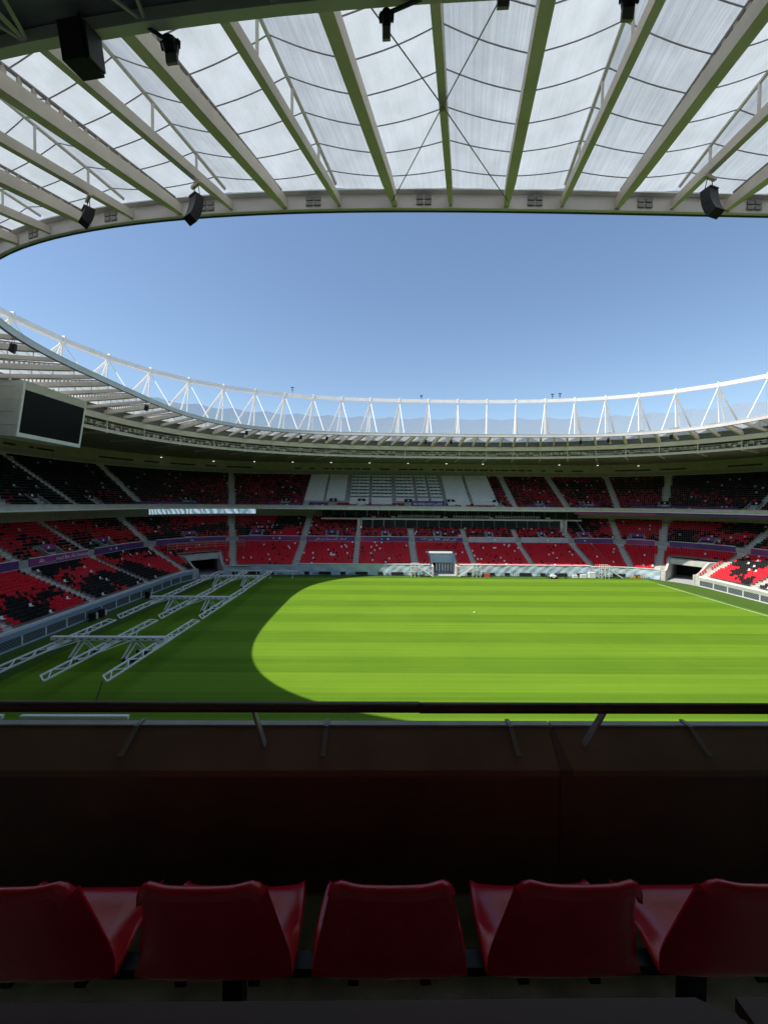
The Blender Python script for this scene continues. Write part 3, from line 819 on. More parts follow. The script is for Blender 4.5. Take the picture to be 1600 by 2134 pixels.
# cloth panels and battens
def panel(pa, ea, pb, eb, nm, detail):
    """valley line pa->ea, ridge line pb->eb"""
    mb = MB(); nu, nv = 8, 18; f0 = .035
    def pt(u, f):
        v = mixp(pa, ea, f, ZV); r = mixp(pb, eb, f, ridge_z(f)); p = v.lerp(r, u)
        p.z -= .13*math.sin(u*math.pi)*(.4+f)
        return p
    for j in range(nv+1):
        f = f0+(FEND-f0)*j/nv
        for i in range(nu+1): mb.v.append(tuple(pt(i/nu, f)))
    for i in range(nu+1): q = pt(i/nu, FEND); mb.v.append((q.x, q.y, 34.5))  # gable flap added to stop sun leaking in at the panel end
    uv = []
    for j in range(nv+1):
        for i in range(nu):
            mb.f.append((j*(nu+1)+i, j*(nu+1)+i+1, (j+1)*(nu+1)+i+1, (j+1)*(nu+1)+i)); mb.mi.append(0)
            uv += [i/nu, j/nv, (i+1)/nu, j/nv, (i+1)/nu, (j+1)/nv, i/nu, (j+1)/nv]
    mb.uv = uv
    o = mb.build('cloth_panel', 'membrane', roof, smooth=True)
    fs = [.115+.112*q for q in range(8)]
    def rod(f, m):
        pts = [pt(u, f)-ZUP*.05 for u in np.linspace(.01, .99, 7)]; m.path(pts, .026, 5)
    if detail:
        for f in fs: m = MB(); rod(f, m); m.build('batten', 'batten', o)
    else:
        m = MB()
        for f in fs: rod(f, m)
        m.build('batten_set', 'batten', o, kind='stuff')
for k in range(NB):
    k2 = (k+1) % NB
    q = proj(mixp(Qi[k], Qe[k], .35, 36)); det = q is not None and -350 < q[0] < 1950 and q[1] < 560
    panel(Pi[k], Pe[k], Qi[k], Qe[k], 'a', det); panel(Pi[k2], Pe[k2], Qi[k], Qe[k], 'b', det)
# cross cables in the bay above the camera
kc = 0
node = mixp(Qi[kc], Qe[kc], .50, 34.86)
cab = MB()
for tgt in (mixp(Pi[kc], Pe[kc], .06, 35.2), mixp(Pi[kc+1], Pe[kc+1], .06, 35.2), mixp(Pi[kc], Pe[kc], 1.0, 34.6), mixp(Pi[kc+1], Pe[kc+1], 1.0, 34.6)): cab.tube(node, tgt, .022, 6)
cab.build('cross_cable', 'grey_steel', roof)
MB().lathe(node-ZUP*.12, [(0, 0), (.13, .02), (.15, .10), (.09, .18), (0, .18)], 10).build('cable_node', 'grey_steel', roof)

# solid deck, catwalk, edge truss
deck = thing('roof_deck', 'dark ribbed metal deck and catwalk around the outer roof', 'roof', (RX, RY, 32))
nd = NB*4; rows = 9; mb = MB(); us = [u_at(A0+LI*i/nd) for i in range(nd)]
outer_pts = []
def bowl_hit(p, d):     # point on the bowl loop (offset d) in the direction from the centre
    c = Vector((CX, CY, 0)); v = (p-c); best = None
    hx, hy, R = HX+d, HY+d, R0+d; lo, hi = .2, 3.
    def inside(q):
        x, y = abs(q.x-CX), abs(q.y-CY)
        if x <= hx-R or y <= hy-R: return x <= hx and y <= hy
        return math.hypot(x-hx+R, y-hy+R) <= R
    for _ in range(40):
        m = (lo+hi)/2
        if inside(c+v*m): lo = m
        else: hi = m
    return c+v*lo
for i in range(nd):
    e = se_point(us[i], EDGE, 1.0); o_ = bowl_hit(e, DB+.4); nr_ = 60
    for j in range(nr_+1):
        f = j/nr_; p = e.lerp(o_, f); mb.v.append((p.x, p.y, 31.80+.45*f+(.07 if (j//2) % 2 else 0)))
for i in range(nd):
    i2 = (i+1) % nd
    for j in range(nr_): mb.f.append((i*(nr_+1)+j, i*(nr_+1)+j+1, i2*(nr_+1)+j+1, i2*(nr_+1)+j)); mb.mi.append(0)
mb.build('ribbed_deck', 'deck_metal', deck)
ring_sweep(MB(), edge, rect(-.08, .16, 31.40, 31.75)).build('edge_chord', 'cream_steel', deck)
ring_sweep(MB(), edge, rect(-.12, -.02, 31.76, 31.95)).build('toe_board', 'cream_steel', deck)
for zz in (32.45, 32.95): ring_sweep(MB(), edge, rect(-.09, -.04, zz, zz+.05)).build('hand_rail', 'cream_steel', deck)
for k in range(NB):
    e = Pe[k]; MB().bar((e.x, e.y, 31.76), (e.x, e.y, 33.5), .16, .16, up=Vector((1, 0, 0))).build('catwalk_post', 'cream_steel', deck)
    dd = (Pe[k]-Pi[k]).normalized(); tt = Vector((-dd.y, dd.x, 0)); ww = MB(); b0 = Vector((e.x, e.y, 31.5))
    if e.y < 40:
        for off, ln in ((-2.6, 4.6), (.3, 5.5), (2.9, 4.6), (0, 9.)): ww.tube(b0+dd*.05, Vector((e.x, e.y, 31.86))+dd*ln+tt*off, .055, 5)
        q = Qe[k]; q0 = Vector((q.x, q.y, 31.5))
        for off, ln in ((-2.4, 4.4), (2.4, 4.4)): ww.tube(q0+dd*.05, Vector((q.x, q.y, 31.86))+dd*ln+tt*off, .05, 5)
    else: ww.bar(b0+dd*.05, Vector((e.x, e.y, 31.75))+dd*11, .3, .5)
    ww.build('deck_web', 'cream_steel', deck)
    q = Qe[k]; q2 = MB()
    for f in (.25, .5, .75):
        for (A_, B_) in ((Pe[k], Qe[k]), (Qe[k], Pe[(k+1) % NB])): q2.bar(mixp(A_, B_, f, 31.9), mixp(A_, B_, f, 32.98), .05, .05, up=Vector((1, 0, 0)))
    q2.build('rail_post', 'cream_steel', deck, kind='stuff')
# cover and back wall added over the catwalk to darken the space behind
cv = MB(); n0_ = len(edge)
for i in range(nd):
    e = se_point(us[i], EDGE, .999); o_ = se_point(us[i], CHORD, 1.05)
    for p, z in ((e, 35.9), (o_, 36.4), (o_, 32.4)): cv.v.append((p.x, p.y, z))
for i in range(nd):
    i2 = (i+1) % nd
    for j in range(2): cv.f.append((i*3+j, i*3+j+1, i2*3+j+1, i2*3+j)); cv.mi.append(0)
cv.build('catwalk_shade_cover', 'cream_steel', deck)

# floodlights on the far catwalk
fl = MB(); fl.box((0, 0, .45), .55, .25, .5).box((0, .2, .45), .35, .2, .32).bar((-.32, .05, 0), (-.32, .05, .5), .05, .05, up=Vector((1, 0, 0))).bar((.32, .05, 0), (.32, .05, .5), .05, .05, up=Vector((1, 0, 0))).box((0, .05, 0), .7, .12, .06)
flm = None; rng = random.Random(3); nfl = 0
for k in range(NB):
    for (A_, B_) in ((Pe[k], Qe[k]), (Qe[k], Pe[(k+1) % NB])):
        for f in (.13, .36, .62, .86):
            p = mixp(A_, B_, f+.05*(rng.random()-.5), 31.98+rng.choice((0, 0, .35, .55)))
            if p.y < 52 or nfl >= 230: continue
            q = proj(p)
            if q is None or not 150 < q[0] < 1610: continue
            t = (B_-A_).normalized(); o_ = Vector((t.y, -t.x, 0)); p = p+o_*(.5+.8*rng.random())
            if flm is None: o = fl.build('floodlight', 'cream_steel'); flm = o.data
            else: o = bpy.data.objects.new('floodlight', flm); col.objects.link(o)
            o.location = p; o.rotation_euler = (0, 0, math.atan2(o_.y, o_.x)-math.pi/2)
            tag(o, 'grey floodlight housing on the far roof catwalk', 'floodlight', 'floodlights along the far roof catwalk'); nfl += 1
# equipment shelf behind the lights
ring_sweep(MB(), [se_point(u, EDGE, 1.03) for u in us], rect(0, .2, 32.9, 33.3)).build('cable_tray', 'grey_steel', deck)

for k, (px, py) in enumerate([(232, 944), (336, 952), (445, 962), (530, 965), (610, 966), (690, 968), (770, 968), (850, 968), (930, 969), (1006, 969), (1165, 971), (1245, 972), (1330, 970), (1440, 968)]):
    r = ray(px, py); f = (31.75-H)/r.z; p = CAM+r*f
    if p.y > 124 or f < 0: p = at_y(px, py, 122); 
    p.z = 31.75
    th = thing('soffit_lamp', f'small bright lamp under the roof deck, {ORD[k]} from the left', 'lamp', p)
    MB().box(p, .5, .35, .16).build('housing', 'dark_steel', th); MB().box(p-ZUP*.13, .42, .28, .08).build('lens', 'lens_glow', th)
    MB().tube(p+ZUP*.05, p+ZUP*.35, .05, 5).build('stem', 'dark_steel', th)

# ------------------------------------------------------------------ ring truss above the roof
truss = thing('ring_truss', 'white triangular ring truss rising above the roof', 'truss', (RX, RY, 36))
ZC = 48.6
Tn = [se_point(u, CHORD) for u in UM]
for k in range(NB):
    a, b = Tn[k], Tn[(k+1) % NB]
    A_, B_ = Vector((a.x, a.y, ZC)), Vector((b.x, b.y, ZC))
    MB().bar(A_, B_, .9, .9).build('top_chord', 'white_paint', truss)
    t = (b-a).normalized()
    MB().box(A_, .3, 1.15, 1.5, t, Vector((t.y, -t.x, 0))).build('chord_collar', 'white_paint', truss)
    u = UM[k]; foot = lambda kk, z: (lambda p: Vector((p.x, p.y, z)))(se_point(u, CHORD, kk))
    top = Vector((a.x, a.y, ZC-.5))
    inn = Vector((Pe[k].x, Pe[k].y, 36.15))
    MB().tube(top, inn, .11, 7).build('inner_leg', 'white_paint', truss)
    MB().tube(top, foot(1.02, 36.4), .16, 7).build('middle_leg', 'white_paint', truss)
    MB().tube(top, foot(1.085, 36.2), .20, 7).build('middle_leg', 'white_paint', truss)
    of = foot(1.30, 35.5); leg = MB().tube(top, of, .24, 8).build('outer_leg', 'white_paint', truss)
    mid = top.lerp(of, .58)
    MB().tube(mid, foot(1.155, 35.6), .15, 6).build('branch', 'white_paint', leg)
    MB().tube(mid, foot(1.20, 35.6), .15, 6).build('branch', 'white_paint', leg)
    nx = UM[(k+1) % NB]; of2 = se_point(nx, CHORD, 1.28); of2 = Vector((of2.x, of2.y, 36))
    of1 = foot(1.28, 36); t2 = Vector((b.x, b.y, ZC-.5))
    MB().tube(foot(1.26, 37), t2.lerp(of2, .55), .05, 5).build('cable', 'white_paint', truss)
    MB().tube(top.lerp(of1, .55), of2, .05, 5).build('cable', 'white_paint', truss)
# netting of the facade, scalloped between the legs
for k in range(NB):
    mb = MB(); ns = 8; nr = 4
    for i in range(ns+1):
        f = i/ns; p0 = se_point(UM[k], CHORD, 1.18).lerp(se_point(UM[(k+1) % NB], CHORD, 1.18), f)
        zt = 46.2-.7*math.sin(f*math.pi)
        for j in range(nr+1): mb.v.append((p0.x, p0.y, 33+(zt-33)*j/nr))
    for i in range(ns):
        for j in range(nr): mb.f.append((i*(nr+1)+j, (i+1)*(nr+1)+j, (i+1)*(nr+1)+j+1, i*(nr+1)+j+1)); mb.mi.append(0)
    mb.build('net_panel', 'facade_net', truss, smooth=True)
# little masts on the chord
for k, (px, py, h) in enumerate([(609, 822, 1.7), (870, 836, 1.1), (1142, 836, 1.4), (1168, 834, 1.5)]):
    p = at_z(px, py, ZC+.55)
    # snap to chord
    j = min(range(NB*4), key=lambda i: (se_point(us[i], CHORD)-Vector((p.x, p.y, 0))).length); c = se_point(us[j], CHORD); c.z = ZC+.5
    o = MB().tube(c, c+ZUP*h, .06, 6).box(c+ZUP*h, .8, .25, .25).box(c+ZUP*(h*.6), .3, .3, .3).build('chord_mast', 'dark_steel')
    tag(o, f'small dark mast on the white top chord, {ORD[k]} from the left', 'mast')

# ================================================================== SCOREBOARD
sb = thing('scoreboard', 'large black video screen in a pale box under the left roof', 'scoreboard', (-49.5, 56.5, 27.5))
XT, XB, Y0, Y1, Z0, Z1 = -46.5, -47.7, 51.2, 61.9, 27.3, 34.6
def sx(z): return XB+(XT-XB)*(z-Z0)/(Z1-Z0)
mb = MB(); mb.hexa([(XB-5, Y0, Z0+.3), (XB, Y0, Z0), (XB, Y1, Z0), (XB-5, Y1, Z0+.3)], [(XT-5.2, Y0, Z1), (XT, Y0, Z1), (XT, Y1, Z1), (XT-5.2, Y1, Z1)]); mb.build('case', 'screen_case', sb)
fx = .03
def plate(y0, y1, z0, z1, off, name, m):
    mb = MB(); mb.hexa([(sx(z0), y0, z0), (sx(z0)+off, y0, z0), (sx(z0)+off, y1, z0), (sx(z0), y1, z0)], [(sx(z1), y0, z1), (sx(z1)+off, y0, z1), (sx(z1)+off, y1, z1), (sx(z1), y1, z1)]); return mb.build(name, m, sb)
plate(Y0+.28, Y1-.28, Z0+.55, Z1-1.15, .06, 'screen', 'screen')
plate(Y0, Y0+.26, Z0, Z1, .14, 'frame_side', 'white_paint'); plate(Y1-.26, Y1, Z0, Z1, .14, 'frame_side', 'white_paint')
plate(Y0+.262, Y1-.262, Z0, Z0+.53, .14, 'frame_bottom', 'white_paint'); plate(Y0+.262, Y1-.262, Z1-1.12, Z1, .12, 'frame_top', 'screen_case')
for z in (28.9, 30.6, 32.2, 33.9): MB().box((-49.9, Y0-.02, z), 4.2, .06, .08).build('case_rib', 'cream_steel', sb)
for y in (53, 56.5, 60): MB().bar((-50, y, Z1), (-50, y, 36.0), .2, .2, up=Vector((1, 0, 0))).build('hanger', 'cream_steel', sb)

# ================================================================== LOUDSPEAKERS AND LAMPS UNDER THE ROOF
def line_array(top, label, h=1.6, wd=.85, face=None, curve=.35):
    th = thing('line_array', label, 'speaker', top)
    n = 6; f = Vector(face).normalized(); sd = f.cross(ZUP).normalized(); p = Vector(top)-ZUP*.35; ang = 0
    for i in range(n):
        ang = curve*(i+.5)/n*1.5; dn = (-ZUP*math.cos(ang)-f*math.sin(ang)).normalized(); ff = sd.cross(dn).normalized()
        c = p+dn*(h/n/2); MB().box(c, wd, .42, h/n-.012, sd, dn.cross(sd)).build('cabinet', 'black_plastic', th); p = p+dn*(h/n)
    MB().box(Vector(top)-ZUP*.30, wd*.9, .5, .07, sd, f).build('flying_frame', 'dark_steel', th)
    for e in (-.3, .3): MB().tube(Vector(top)-ZUP*.28+sd*e, Vector(top)+ZUP*.35+sd*e*.4, .02, 5).build('chain', 'dark_steel', th)
    MB().box(Vector(top)+ZUP*.33, wd*1.3, .14, .14, sd, f).build('clamp', 'beam_steel', th)
    return th
tocentre = lambda p: Vector((RX-p.x, RY-p.y, 0))
def nearest_ridge(px, py):
    best = None
    for k in range(NB):
        for f in (.06, .1, .14, .18, .22, .26):
            p = mixp(Qi[k], Qe[k], f, ZR-.35); q = proj(p)
            if q:
                d = math.hypot(q[0]-px, q[1]-py)
                if best is None or d < best[0]: best = (d, p)
    return best[1]
for px, py, lab in ((385, 432, 'black curved speaker array hanging below the inner roof ring, left of centre'), (165, 468, 'black speaker array at the far left of the near roof ring'),
                    (1500, 412, 'black curved speaker array hanging near the right edge of the roof')):
    p = nearest_ridge(px, py); line_array(p-ZUP*.2, lab, 1.35 if px != 165 else .8, .62, face=tocentre(p) if px < 1000 else Vector((-.3, 1, 0)))
far_sp = 0
for px, py in ((45, 735), (318, 850), (520, 900), (631, 914), (690, 917), (874, 920), (935, 922), (1183, 925), (1242, 922), (1390, 915)):
    p = nearest_ridge(px, py); p.z = ZR-.1
    line_array(p, f'small dark speaker cluster under the far roof, {ORD[far_sp]} from the left', .8, .5, face=tocentre(p)); far_sp += 1
def edge_speaker(px0, py0, px1, py1, label, kind='speaker'):
    """box hanging off the near catwalk edge, its picture outline given"""
    c0 = at_z((px0+px1)/2, (py0+py1)/2, 30.95)
    j = min(range(NB*4), key=lambda i: (edge[i]-Vector((c0.x, c0.y, 0))).length)
    e = edge[j]; t = (edge[(j+1) % len(edge)]-edge[j-1]).normalized(); inw = Vector((-t.y, t.x, 0))
    th = thing('edge_speaker' if kind == 'speaker' else 'hanging_floodlight', label, 'speaker' if kind == 'speaker' else 'floodlight', (c0.x, c0.y, 30.9))
    scale = c0.y/800
    wd = (px1-px0)*scale*.66; ht = (py1-py0)*scale*.62; c = c0+ZUP*ht*.4
    tilt = .30; dn = (-ZUP*math.cos(tilt)+inw*math.sin(tilt)*.6).normalized()
    if kind == 'speaker':
        MB().box(c+dn*ht*.4, wd, .62, ht, t, dn.cross(t)).build('cabinet', 'black_plastic', th)
        MB().box(c+dn*ht*.4-dn.cross(t)*.0+t*(wd/2+.06), .08, .5, ht*.92, t, dn.cross(t)).build('side_bracket', 'dark_steel', th)
        MB().tube(c-dn*.05, Vector((c.x, c.y, 31.85)), .04, 6).build('cable', 'black_plastic', th)
    else:
        MB().box(c+dn*ht*.62, wd*.62, .08, ht*.62, t, dn.cross(t)).build('lamp_face', 'grey_steel', th)
        MB().lathe(c+dn*ht*.18, [(0, -.14), (wd*.36, -.14), (wd*.4, 0), (wd*.32, .16), (0, .16)], 12, dn).build('lamp_body', 'black_plastic', th)
        y = MB().box(c+dn*ht*.02, wd*1.0, .1, .06, t, dn.cross(t))
        for e_ in (-1, 1): y.bar(c+t*e_*wd*.5, c+t*e_*wd*.46+dn*ht*.3, .05, .05)
        y.build('yoke', 'dark_steel', th); MB().tube(c, Vector((e.x, e.y, 31.45)), .05, 6).build('stem', 'dark_steel', th)
edge_speaker(127, 45, 203, 150, 'big black loudspeaker box on the roof catwalk at upper left')
edge_speaker(325, 72, 385, 135, 'black floodlight hanging off the catwalk right of the big speaker', 'lamp')
edge_speaker(785, 10, 825, 85, 'black floodlight hanging at the top of the picture left of the central beam', 'lamp')
edge_speaker(1020, -50, 1080, 18, 'dark floodlight cut by the top edge right of the central beam', 'lamp')
edge_speaker(1282, -30, 1340, 45, 'dark floodlight cut by the top edge, rightmost', 'lamp')

# ================================================================== GROW LIGHT RIGS ON THE PITCH
def lattice_arm(mb, x, y0, y1, z, half=.36, drop=.55):
    n = round((y1-y0)/1.35); st = (y1-y0)/n
    mb.bar((x-half, y0+.5, z), (x-half, y1-.5, z), .17, .15).bar((x+half, y0, z-drop*.55), (x+half, y1, z-drop*.55), .17, .15)
    mb.bar((x-half*.2, y0+.9, z-drop), (x-half*.2, y1-.9, z-drop), .10, .10)
    for i in range(n):
        a = y0+.5+(y1-y0-1)*i/n; b = y0+.5+(y1-y0-1)*(i+1)/n
        if i % 2: mb.bar((x-half, a, z), (x+half, b, z-drop*.55), .09, .08)
        else: mb.bar((x+half, a, z-drop*.55), (x-half, b, z), .09, .08)
        if 0 < i < n-1: mb.bar((x-half*.2, a, z-drop), (x+half if i % 2 else x-half, b, z-drop*.55 if i % 2 else z), .05, .05)
    for a, a2 in ((y0, y0+.5), (y1, y1-.5)): mb.bar((x+half, a, z-drop*.55), (x-half, a2, z), .13, .12)
def rig():
    th = thing('grow_light_rig', '', 'grow light', (0, 0, 0), 'white grow light rigs parked along the left end')
    for x in (-6, 0, 6):
        mb = MB(); lattice_arm(mb, x, -9.5, 9.5, 1.95); arm = mb.build('lamp_arm', 'rig_white', th)
        MB().box((x+.30, .2, 1.83), .06, 4.4, .40).build('gusset_plate', 'rig_white', arm)
    mb = MB().bar((-6.8, 0, 2.42), (6.7, 0, 2.42), .55, .42); cb = mb.build('cross_beam', 'rig_white', th)
    for x in np.arange(-6, 6.4, .95): MB().box((x, -.285, 2.40), .34, .02, .12).build('slot', 'dark_steel', cb)
    for x in (-3.1, 3.1):
        lg = MB()
        for e in (-1, 1):
            lg.bar((x-.3, 0, 2.2), (x-.2+.5*e, e*1.3, .45), .16, .16); lg.bar((x+.3, 0, 2.2), (x+.2+.5*e, e*1.3, .45), .16, .16)
        lg.bar((x-.7, -1.3, .45), (x+.7, -1.3, .45), .14, .14).bar((x-.7, 1.3, .45), (x+.7, 1.3, .45), .14, .14)
        lg.bar((x, 0, 2.2), (x+2.6, 0, 1.9), .08, .08); lg.build('leg_frame', 'rig_white', th)
        for e in (-1, 1):
            for e2 in (-.5, .5): MB().lathe((x+e2-.09, e*1.3, .30), [(.0, 0), (.30, 0), (.30, .18), (0, .18)], 14, (1, 0, 0)).build('wheel', 'tyre', th)
    for e in (-1, 1):
        for x in (-6, 0): MB().bar((x+.3, e*5.2, 1.9), (x+2.9, e*.3, 2.3), .07, .07).build('brace', 'rig_white', th)
    return th
rg = rig(); rg.location = (-32.2, 46.2, 0); rg['label'] = 'nearest of three large white grow light rigs on the shaded turf'
r2 = copy_tree(rg, (-32.2, 66.1, 0)); r2['label'] = 'middle of the three large white grow light rigs on the shaded turf'
r3 = copy_tree(rg, (-32.4, 85.2, 0)); r3['label'] = 'farthest large white grow light rig, beside the left corner tunnel'
def light_bar(x0, x1, y, label):
    th = thing('light_bar', label, 'grow light', ((x0+x1)/2, y, 0), 'single white lamp bars on legs')
    MB().bar((x0, y, 1.9), (x1, y, 1.9), .30, .24).build('bar', 'rig_white', th)
    MB().bar((x0, y, 1.74), (x1, y, 1.74), .2, .06).build('lamp_strip', 'white_paint', th)
    for x in (x0+1.2, x1-1.2):
        MB().bar((x, y, 1.71), (x, y, .2), .12, .12, up=Vector((1, 0, 0))).build('leg', 'rig_white', th)
        MB().bar((x, y-.7, .15), (x, y+.7, .15), .14, .1).build('foot', 'rig_white', th)
light_bar(-28.0, -19.6, 30.2, 'long white lamp bar seen just under the handrail at left'); light_bar(-37.6, -29.4, 30.2, 'white lamp bar cut by the left edge under the handrail')
light_bar(-36.5, -28.9, 95.2, 'white lamp bar by the far wall next to the left tunnel'); light_bar(-27.9, -20., 95.2, 'white lamp bar by the far wall, right of its twin')

# ================================================================== SMALL THINGS ALONG THE FAR WALL
def stair_unit(x, y, dirn, label):
    th = thing('mobile_stairs', label, 'stairs', (x, y, 0))
    top = Vector((x, y, 2.5)); n = 9; Lr = 3.6
    for e in (-.5, .5):
        MB().bar((x, y+e, 2.5), (x+dirn*Lr, y+e, .15), .08, .2).build('stringer', 'white_paint', th)
        MB().bar((x, y+e, 3.5), (x+dirn*Lr, y+e, 1.15), .06, .06).build('hand_rail', 'white_paint', th)
        MB().bar((x-dirn*2., y+e, 3.5), (x, y+e, 3.5), .06, .06).build('hand_rail', 'white_paint', th)
        for xx in (x-dirn*2., x-dirn*1., x): MB().bar((xx, y+e, 0), (xx, y+e, 3.5), .09, .09, up=Vector((1, 0, 0))).build('post', 'white_paint', th)
        MB().bar((x-dirn*2, y+e, 0.3), (x, y+e, 2.3), .06, .06).build('brace', 'white_paint', th)
    for i in range(n): MB().box((x+dirn*Lr*(i+.5)/n, y, 2.5-2.3*(i+.5)/n), .3, 1.0, .05).build('tread', 'cap_grey', th)
    MB().box((x-dirn*1., y, 2.5), 2.0, 1.05, .08).build('platform', 'cap_grey', th)
stair_unit(10.5, 98.6, 1, 'white mobile stairs left of the central entrance')
stair_unit(24.4, 98.6, -1, 'white mobile stairs right of the central entrance')
stair_unit(59.5, 98.2, 1, 'white mobile stairs near the right corner of the far wall')
def person(x, y, shirt, trousers, label, lean=0., reach=.25, rz=0.):
    th = thing('person', label, 'person', (x, y, 0))
    J = {'pel': (0, 0, .95), 'chest': (lean*.4, 0, 1.30), 'neck': (lean*.6, 0, 1.48), 'head': (lean*.7, 0, 1.66), 'crown': (lean*.7, 0, 1.75),
         'hl': (0, .1, .9), 'kl': (.05, .12, .5), 'al': (0, .12, .08), 'tl': (.16, .13, .04), 'hr': (0, -.1, .9), 'kr': (.03, -.12, .5), 'ar': (-.06, -.12, .08), 'tr': (.1, -.13, .04),
         'sl': (lean*.5, .2, 1.42), 'el': (lean*.4+reach*.4, .27, 1.14), 'wl': (lean*.4+reach, .22, .95), 'sr': (lean*.5, -.2, 1.42), 'er': (lean*.4+reach*.3, -.27, 1.14), 'wr': (lean*.4+reach, -.24, .93)}
    Rr = {'pel': .14, 'chest': .16, 'neck': .06, 'head': .105, 'crown': .07, 'hl': .1, 'kl': .065, 'al': .045, 'tl': .04, 'hr': .1, 'kr': .065, 'ar': .045, 'tr': .04, 'sl': .07, 'el': .048, 'wl': .04, 'sr': .07, 'er': .048, 'wr': .04}
    E = [('pel', 'chest'), ('chest', 'neck'), ('neck', 'head'), ('head', 'crown'), ('pel', 'hl'), ('hl', 'kl'), ('kl', 'al'), ('al', 'tl'), ('pel', 'hr'), ('hr', 'kr'), ('kr', 'ar'), ('ar', 'tr'), ('chest', 'sl'), ('sl', 'el'), ('el', 'wl'), ('chest', 'sr'), ('sr', 'er'), ('er', 'wr')]
    ks = list(J); me = bpy.data.meshes.new('body'); me.from_pydata([J[k] for k in ks], [(ks.index(a), ks.index(b)) for a, b in E], [])
    o = bpy.data.objects.new('body', me); col.objects.link(o)
    md = o.modifiers.new('skin', 'SKIN'); 
    if not me.skin_vertices: 
        bpy.context.view_layer.objects.active = o; me.skin_vertices.new() if hasattr(me.skin_vertices, 'new') else None
    lay = me.skin_vertices[0] if me.skin_vertices else None
    if lay:
        for i, k in enumerate(ks): lay.data[i].radius = (Rr[k], Rr[k]); lay.data[i].use_root = (k == 'pel')
    sb_ = o.modifiers.new('sub', 'SUBSURF'); sb_.levels = 1; sb_.render_levels = 1
    dg = bpy.context.evaluated_depsgraph_get(); m2 = bpy.data.meshes.new_from_object(o.evaluated_get(dg))
    bpy.data.objects.remove(o); o = bpy.data.objects.new('body', m2); col.objects.link(o)
    m2.materials.clear()
    for m in (trousers, shirt, 'skin'): m2.materials.append(MATS[m])
    for p in m2.polygons:
        z = p.center.z; p.material_index = 0 if z < .98 else (1 if z < 1.5 and not (p.center.x > lean*.4+reach*.75 and z < 1.05) else 2); p.use_smooth = True
    o.rotation_euler.z = rz; o.parent = th
    return th
person(48.0, 97.2, 'black_cloth', 'black_cloth', 'person in dark clothes standing alone on the far touchline', rz=2)
person(43.2, 97.4, 'blue_cloth', 'black_cloth', 'person in a blue top bending over the mower, left one', .45, .5, 0)
person(46.2, 97.4, 'blue_cloth', 'black_cloth', 'person in a blue top behind the mower, right one', .3, .45, math.pi)
mw = thing('lawn_mower', 'white and black turf mower beside the far wall', 'mower', (44.8, 97.3, 0))
MB().box((44.8, 97.3, .55), 1.5, .9, .5).box((44.6, 97.3, .95), .6, .6, .35).build('engine_body', 'white_paint', mw)
for x in (44.2, 45.4):
    for y in (96.8, 97.8): MB().lathe((x, y-.1, .3), [(0, 0), (.3, 0), (.3, .2), (0, .2)], 12, (0, 1, 0)).build('wheel', 'tyre', mw)
MB().bar((45.4, 97.3, .7), (46.2, 97.3, 1.25), .06, .06).bar((46.2, 96.9, 1.25), (46.2, 97.7, 1.25), .05, .05).build('handle', 'dark_steel', mw)
def crate(x, y, sx_, sz, m, label):
    th = thing('equipment_case', label, 'case', (x, y, 0))
    MB().box((x, y, sz/2), sx_, .8, sz).build('case_body', m, th); MB().box((x, y, sz+.04), sx_+.06, .86, .07).build('lid', m, th)
    for e in (-1, 1): MB().box((x+e*(sx_/2+.02), y, sz*.6), .04, .3, .08).build('handle', 'dark_steel', th)
crate(28.2, 98.9, 1.5, .8, 'orange', 'low orange case on the turf right of the stairs')
crate(55.6, 98.8, 1.6, 1.3, 'white_paint', 'tall white case by the far wall near the right stairs')
crate(53.4, 98.8, 1.5, .7, 'white_paint', 'low white case left of the tall white case')
crate(51.2, 98.8, 1.2, .6, 'white_paint', 'small white case farthest left of three by the far wall')
for k in range(3):
    x = 65.4+k*1.2; th = thing('yellow_trestle', f'small yellow trestle by the right part of the far wall, {ORD[k]} from left', 'trestle', (x, 97.6, 0))
    MB().bar((x-.5, 97.6, .8), (x+.5, 97.6, .8), .1, .12).build('beam', 'yellow', th)
    for e in (-.4, .4):
        for f in (-.3, .3): MB().bar((x+e, 97.6, .8), (x+e, 97.6+f, 0), .07, .07).build('leg', 'yellow', th)
b = at_z(988, 1277, .11); mb = MB(); n = 10
mb.lathe((b.x, b.y, .15), [(.15*math.sin(math.pi*i/n), -.15*math.cos(math.pi*i/n)) for i in range(n+1)], 14)
tag(mb.build('football', 'white_paint', smooth=True), 'white football lying on the sunlit grass', 'ball')
sp = thing('turf_hydrant', 'small black stand with cable at the end of the nearest rig', 'stand', (-25.9, 35.6, 0))
MB().tube((-26.2, 36.6, 1.7), (-25.9, 35.2, .2), .05, 6).build('cable', 'black_plastic', sp); MB().box((-25.9, 35.1, .12), .5, .4, .2).build('base', 'black_plastic', sp)
for k, yv in enumerate((44.5, 60.5, 62.5, 75)):
    th = thing('control_box', f'dark control box at the foot of the left wall, {ORD[k]} from the camera', 'box', (-44.8, yv, 0))
    MB().box((-44.8, yv, .75), .6, .8, 1.1).build('cabinet', 'black_plastic', th); MB().box((-44.8, yv+.7, .6), .5, .5, .9).build('side_unit', 'cream_steel', th); MB().box((-44.8, yv, .1), .7, .9, .18).build('plinth', 'dark_steel', th)

# scaffold railing over the left corner tunnel
th = thing('steel_railing', 'rusty steel scaffold railing above the left corner tunnel', 'railing', P(379, 9.5, 5.4))
for z in (6.2, 6.9, 7.6):
    pts = [P(s, 9.0, z+.6) for s in np.linspace(374.5, 386.5, 9)]; MB().path(pts, .05, 5).build('rail', 'beige_clad', th)
for s in np.linspace(374.5, 386.5, 9): MB().tube(P(s, 9.0, 5.6), P(s, 9.0, 8.2), .06, 5).build('post', 'beige_clad', th)

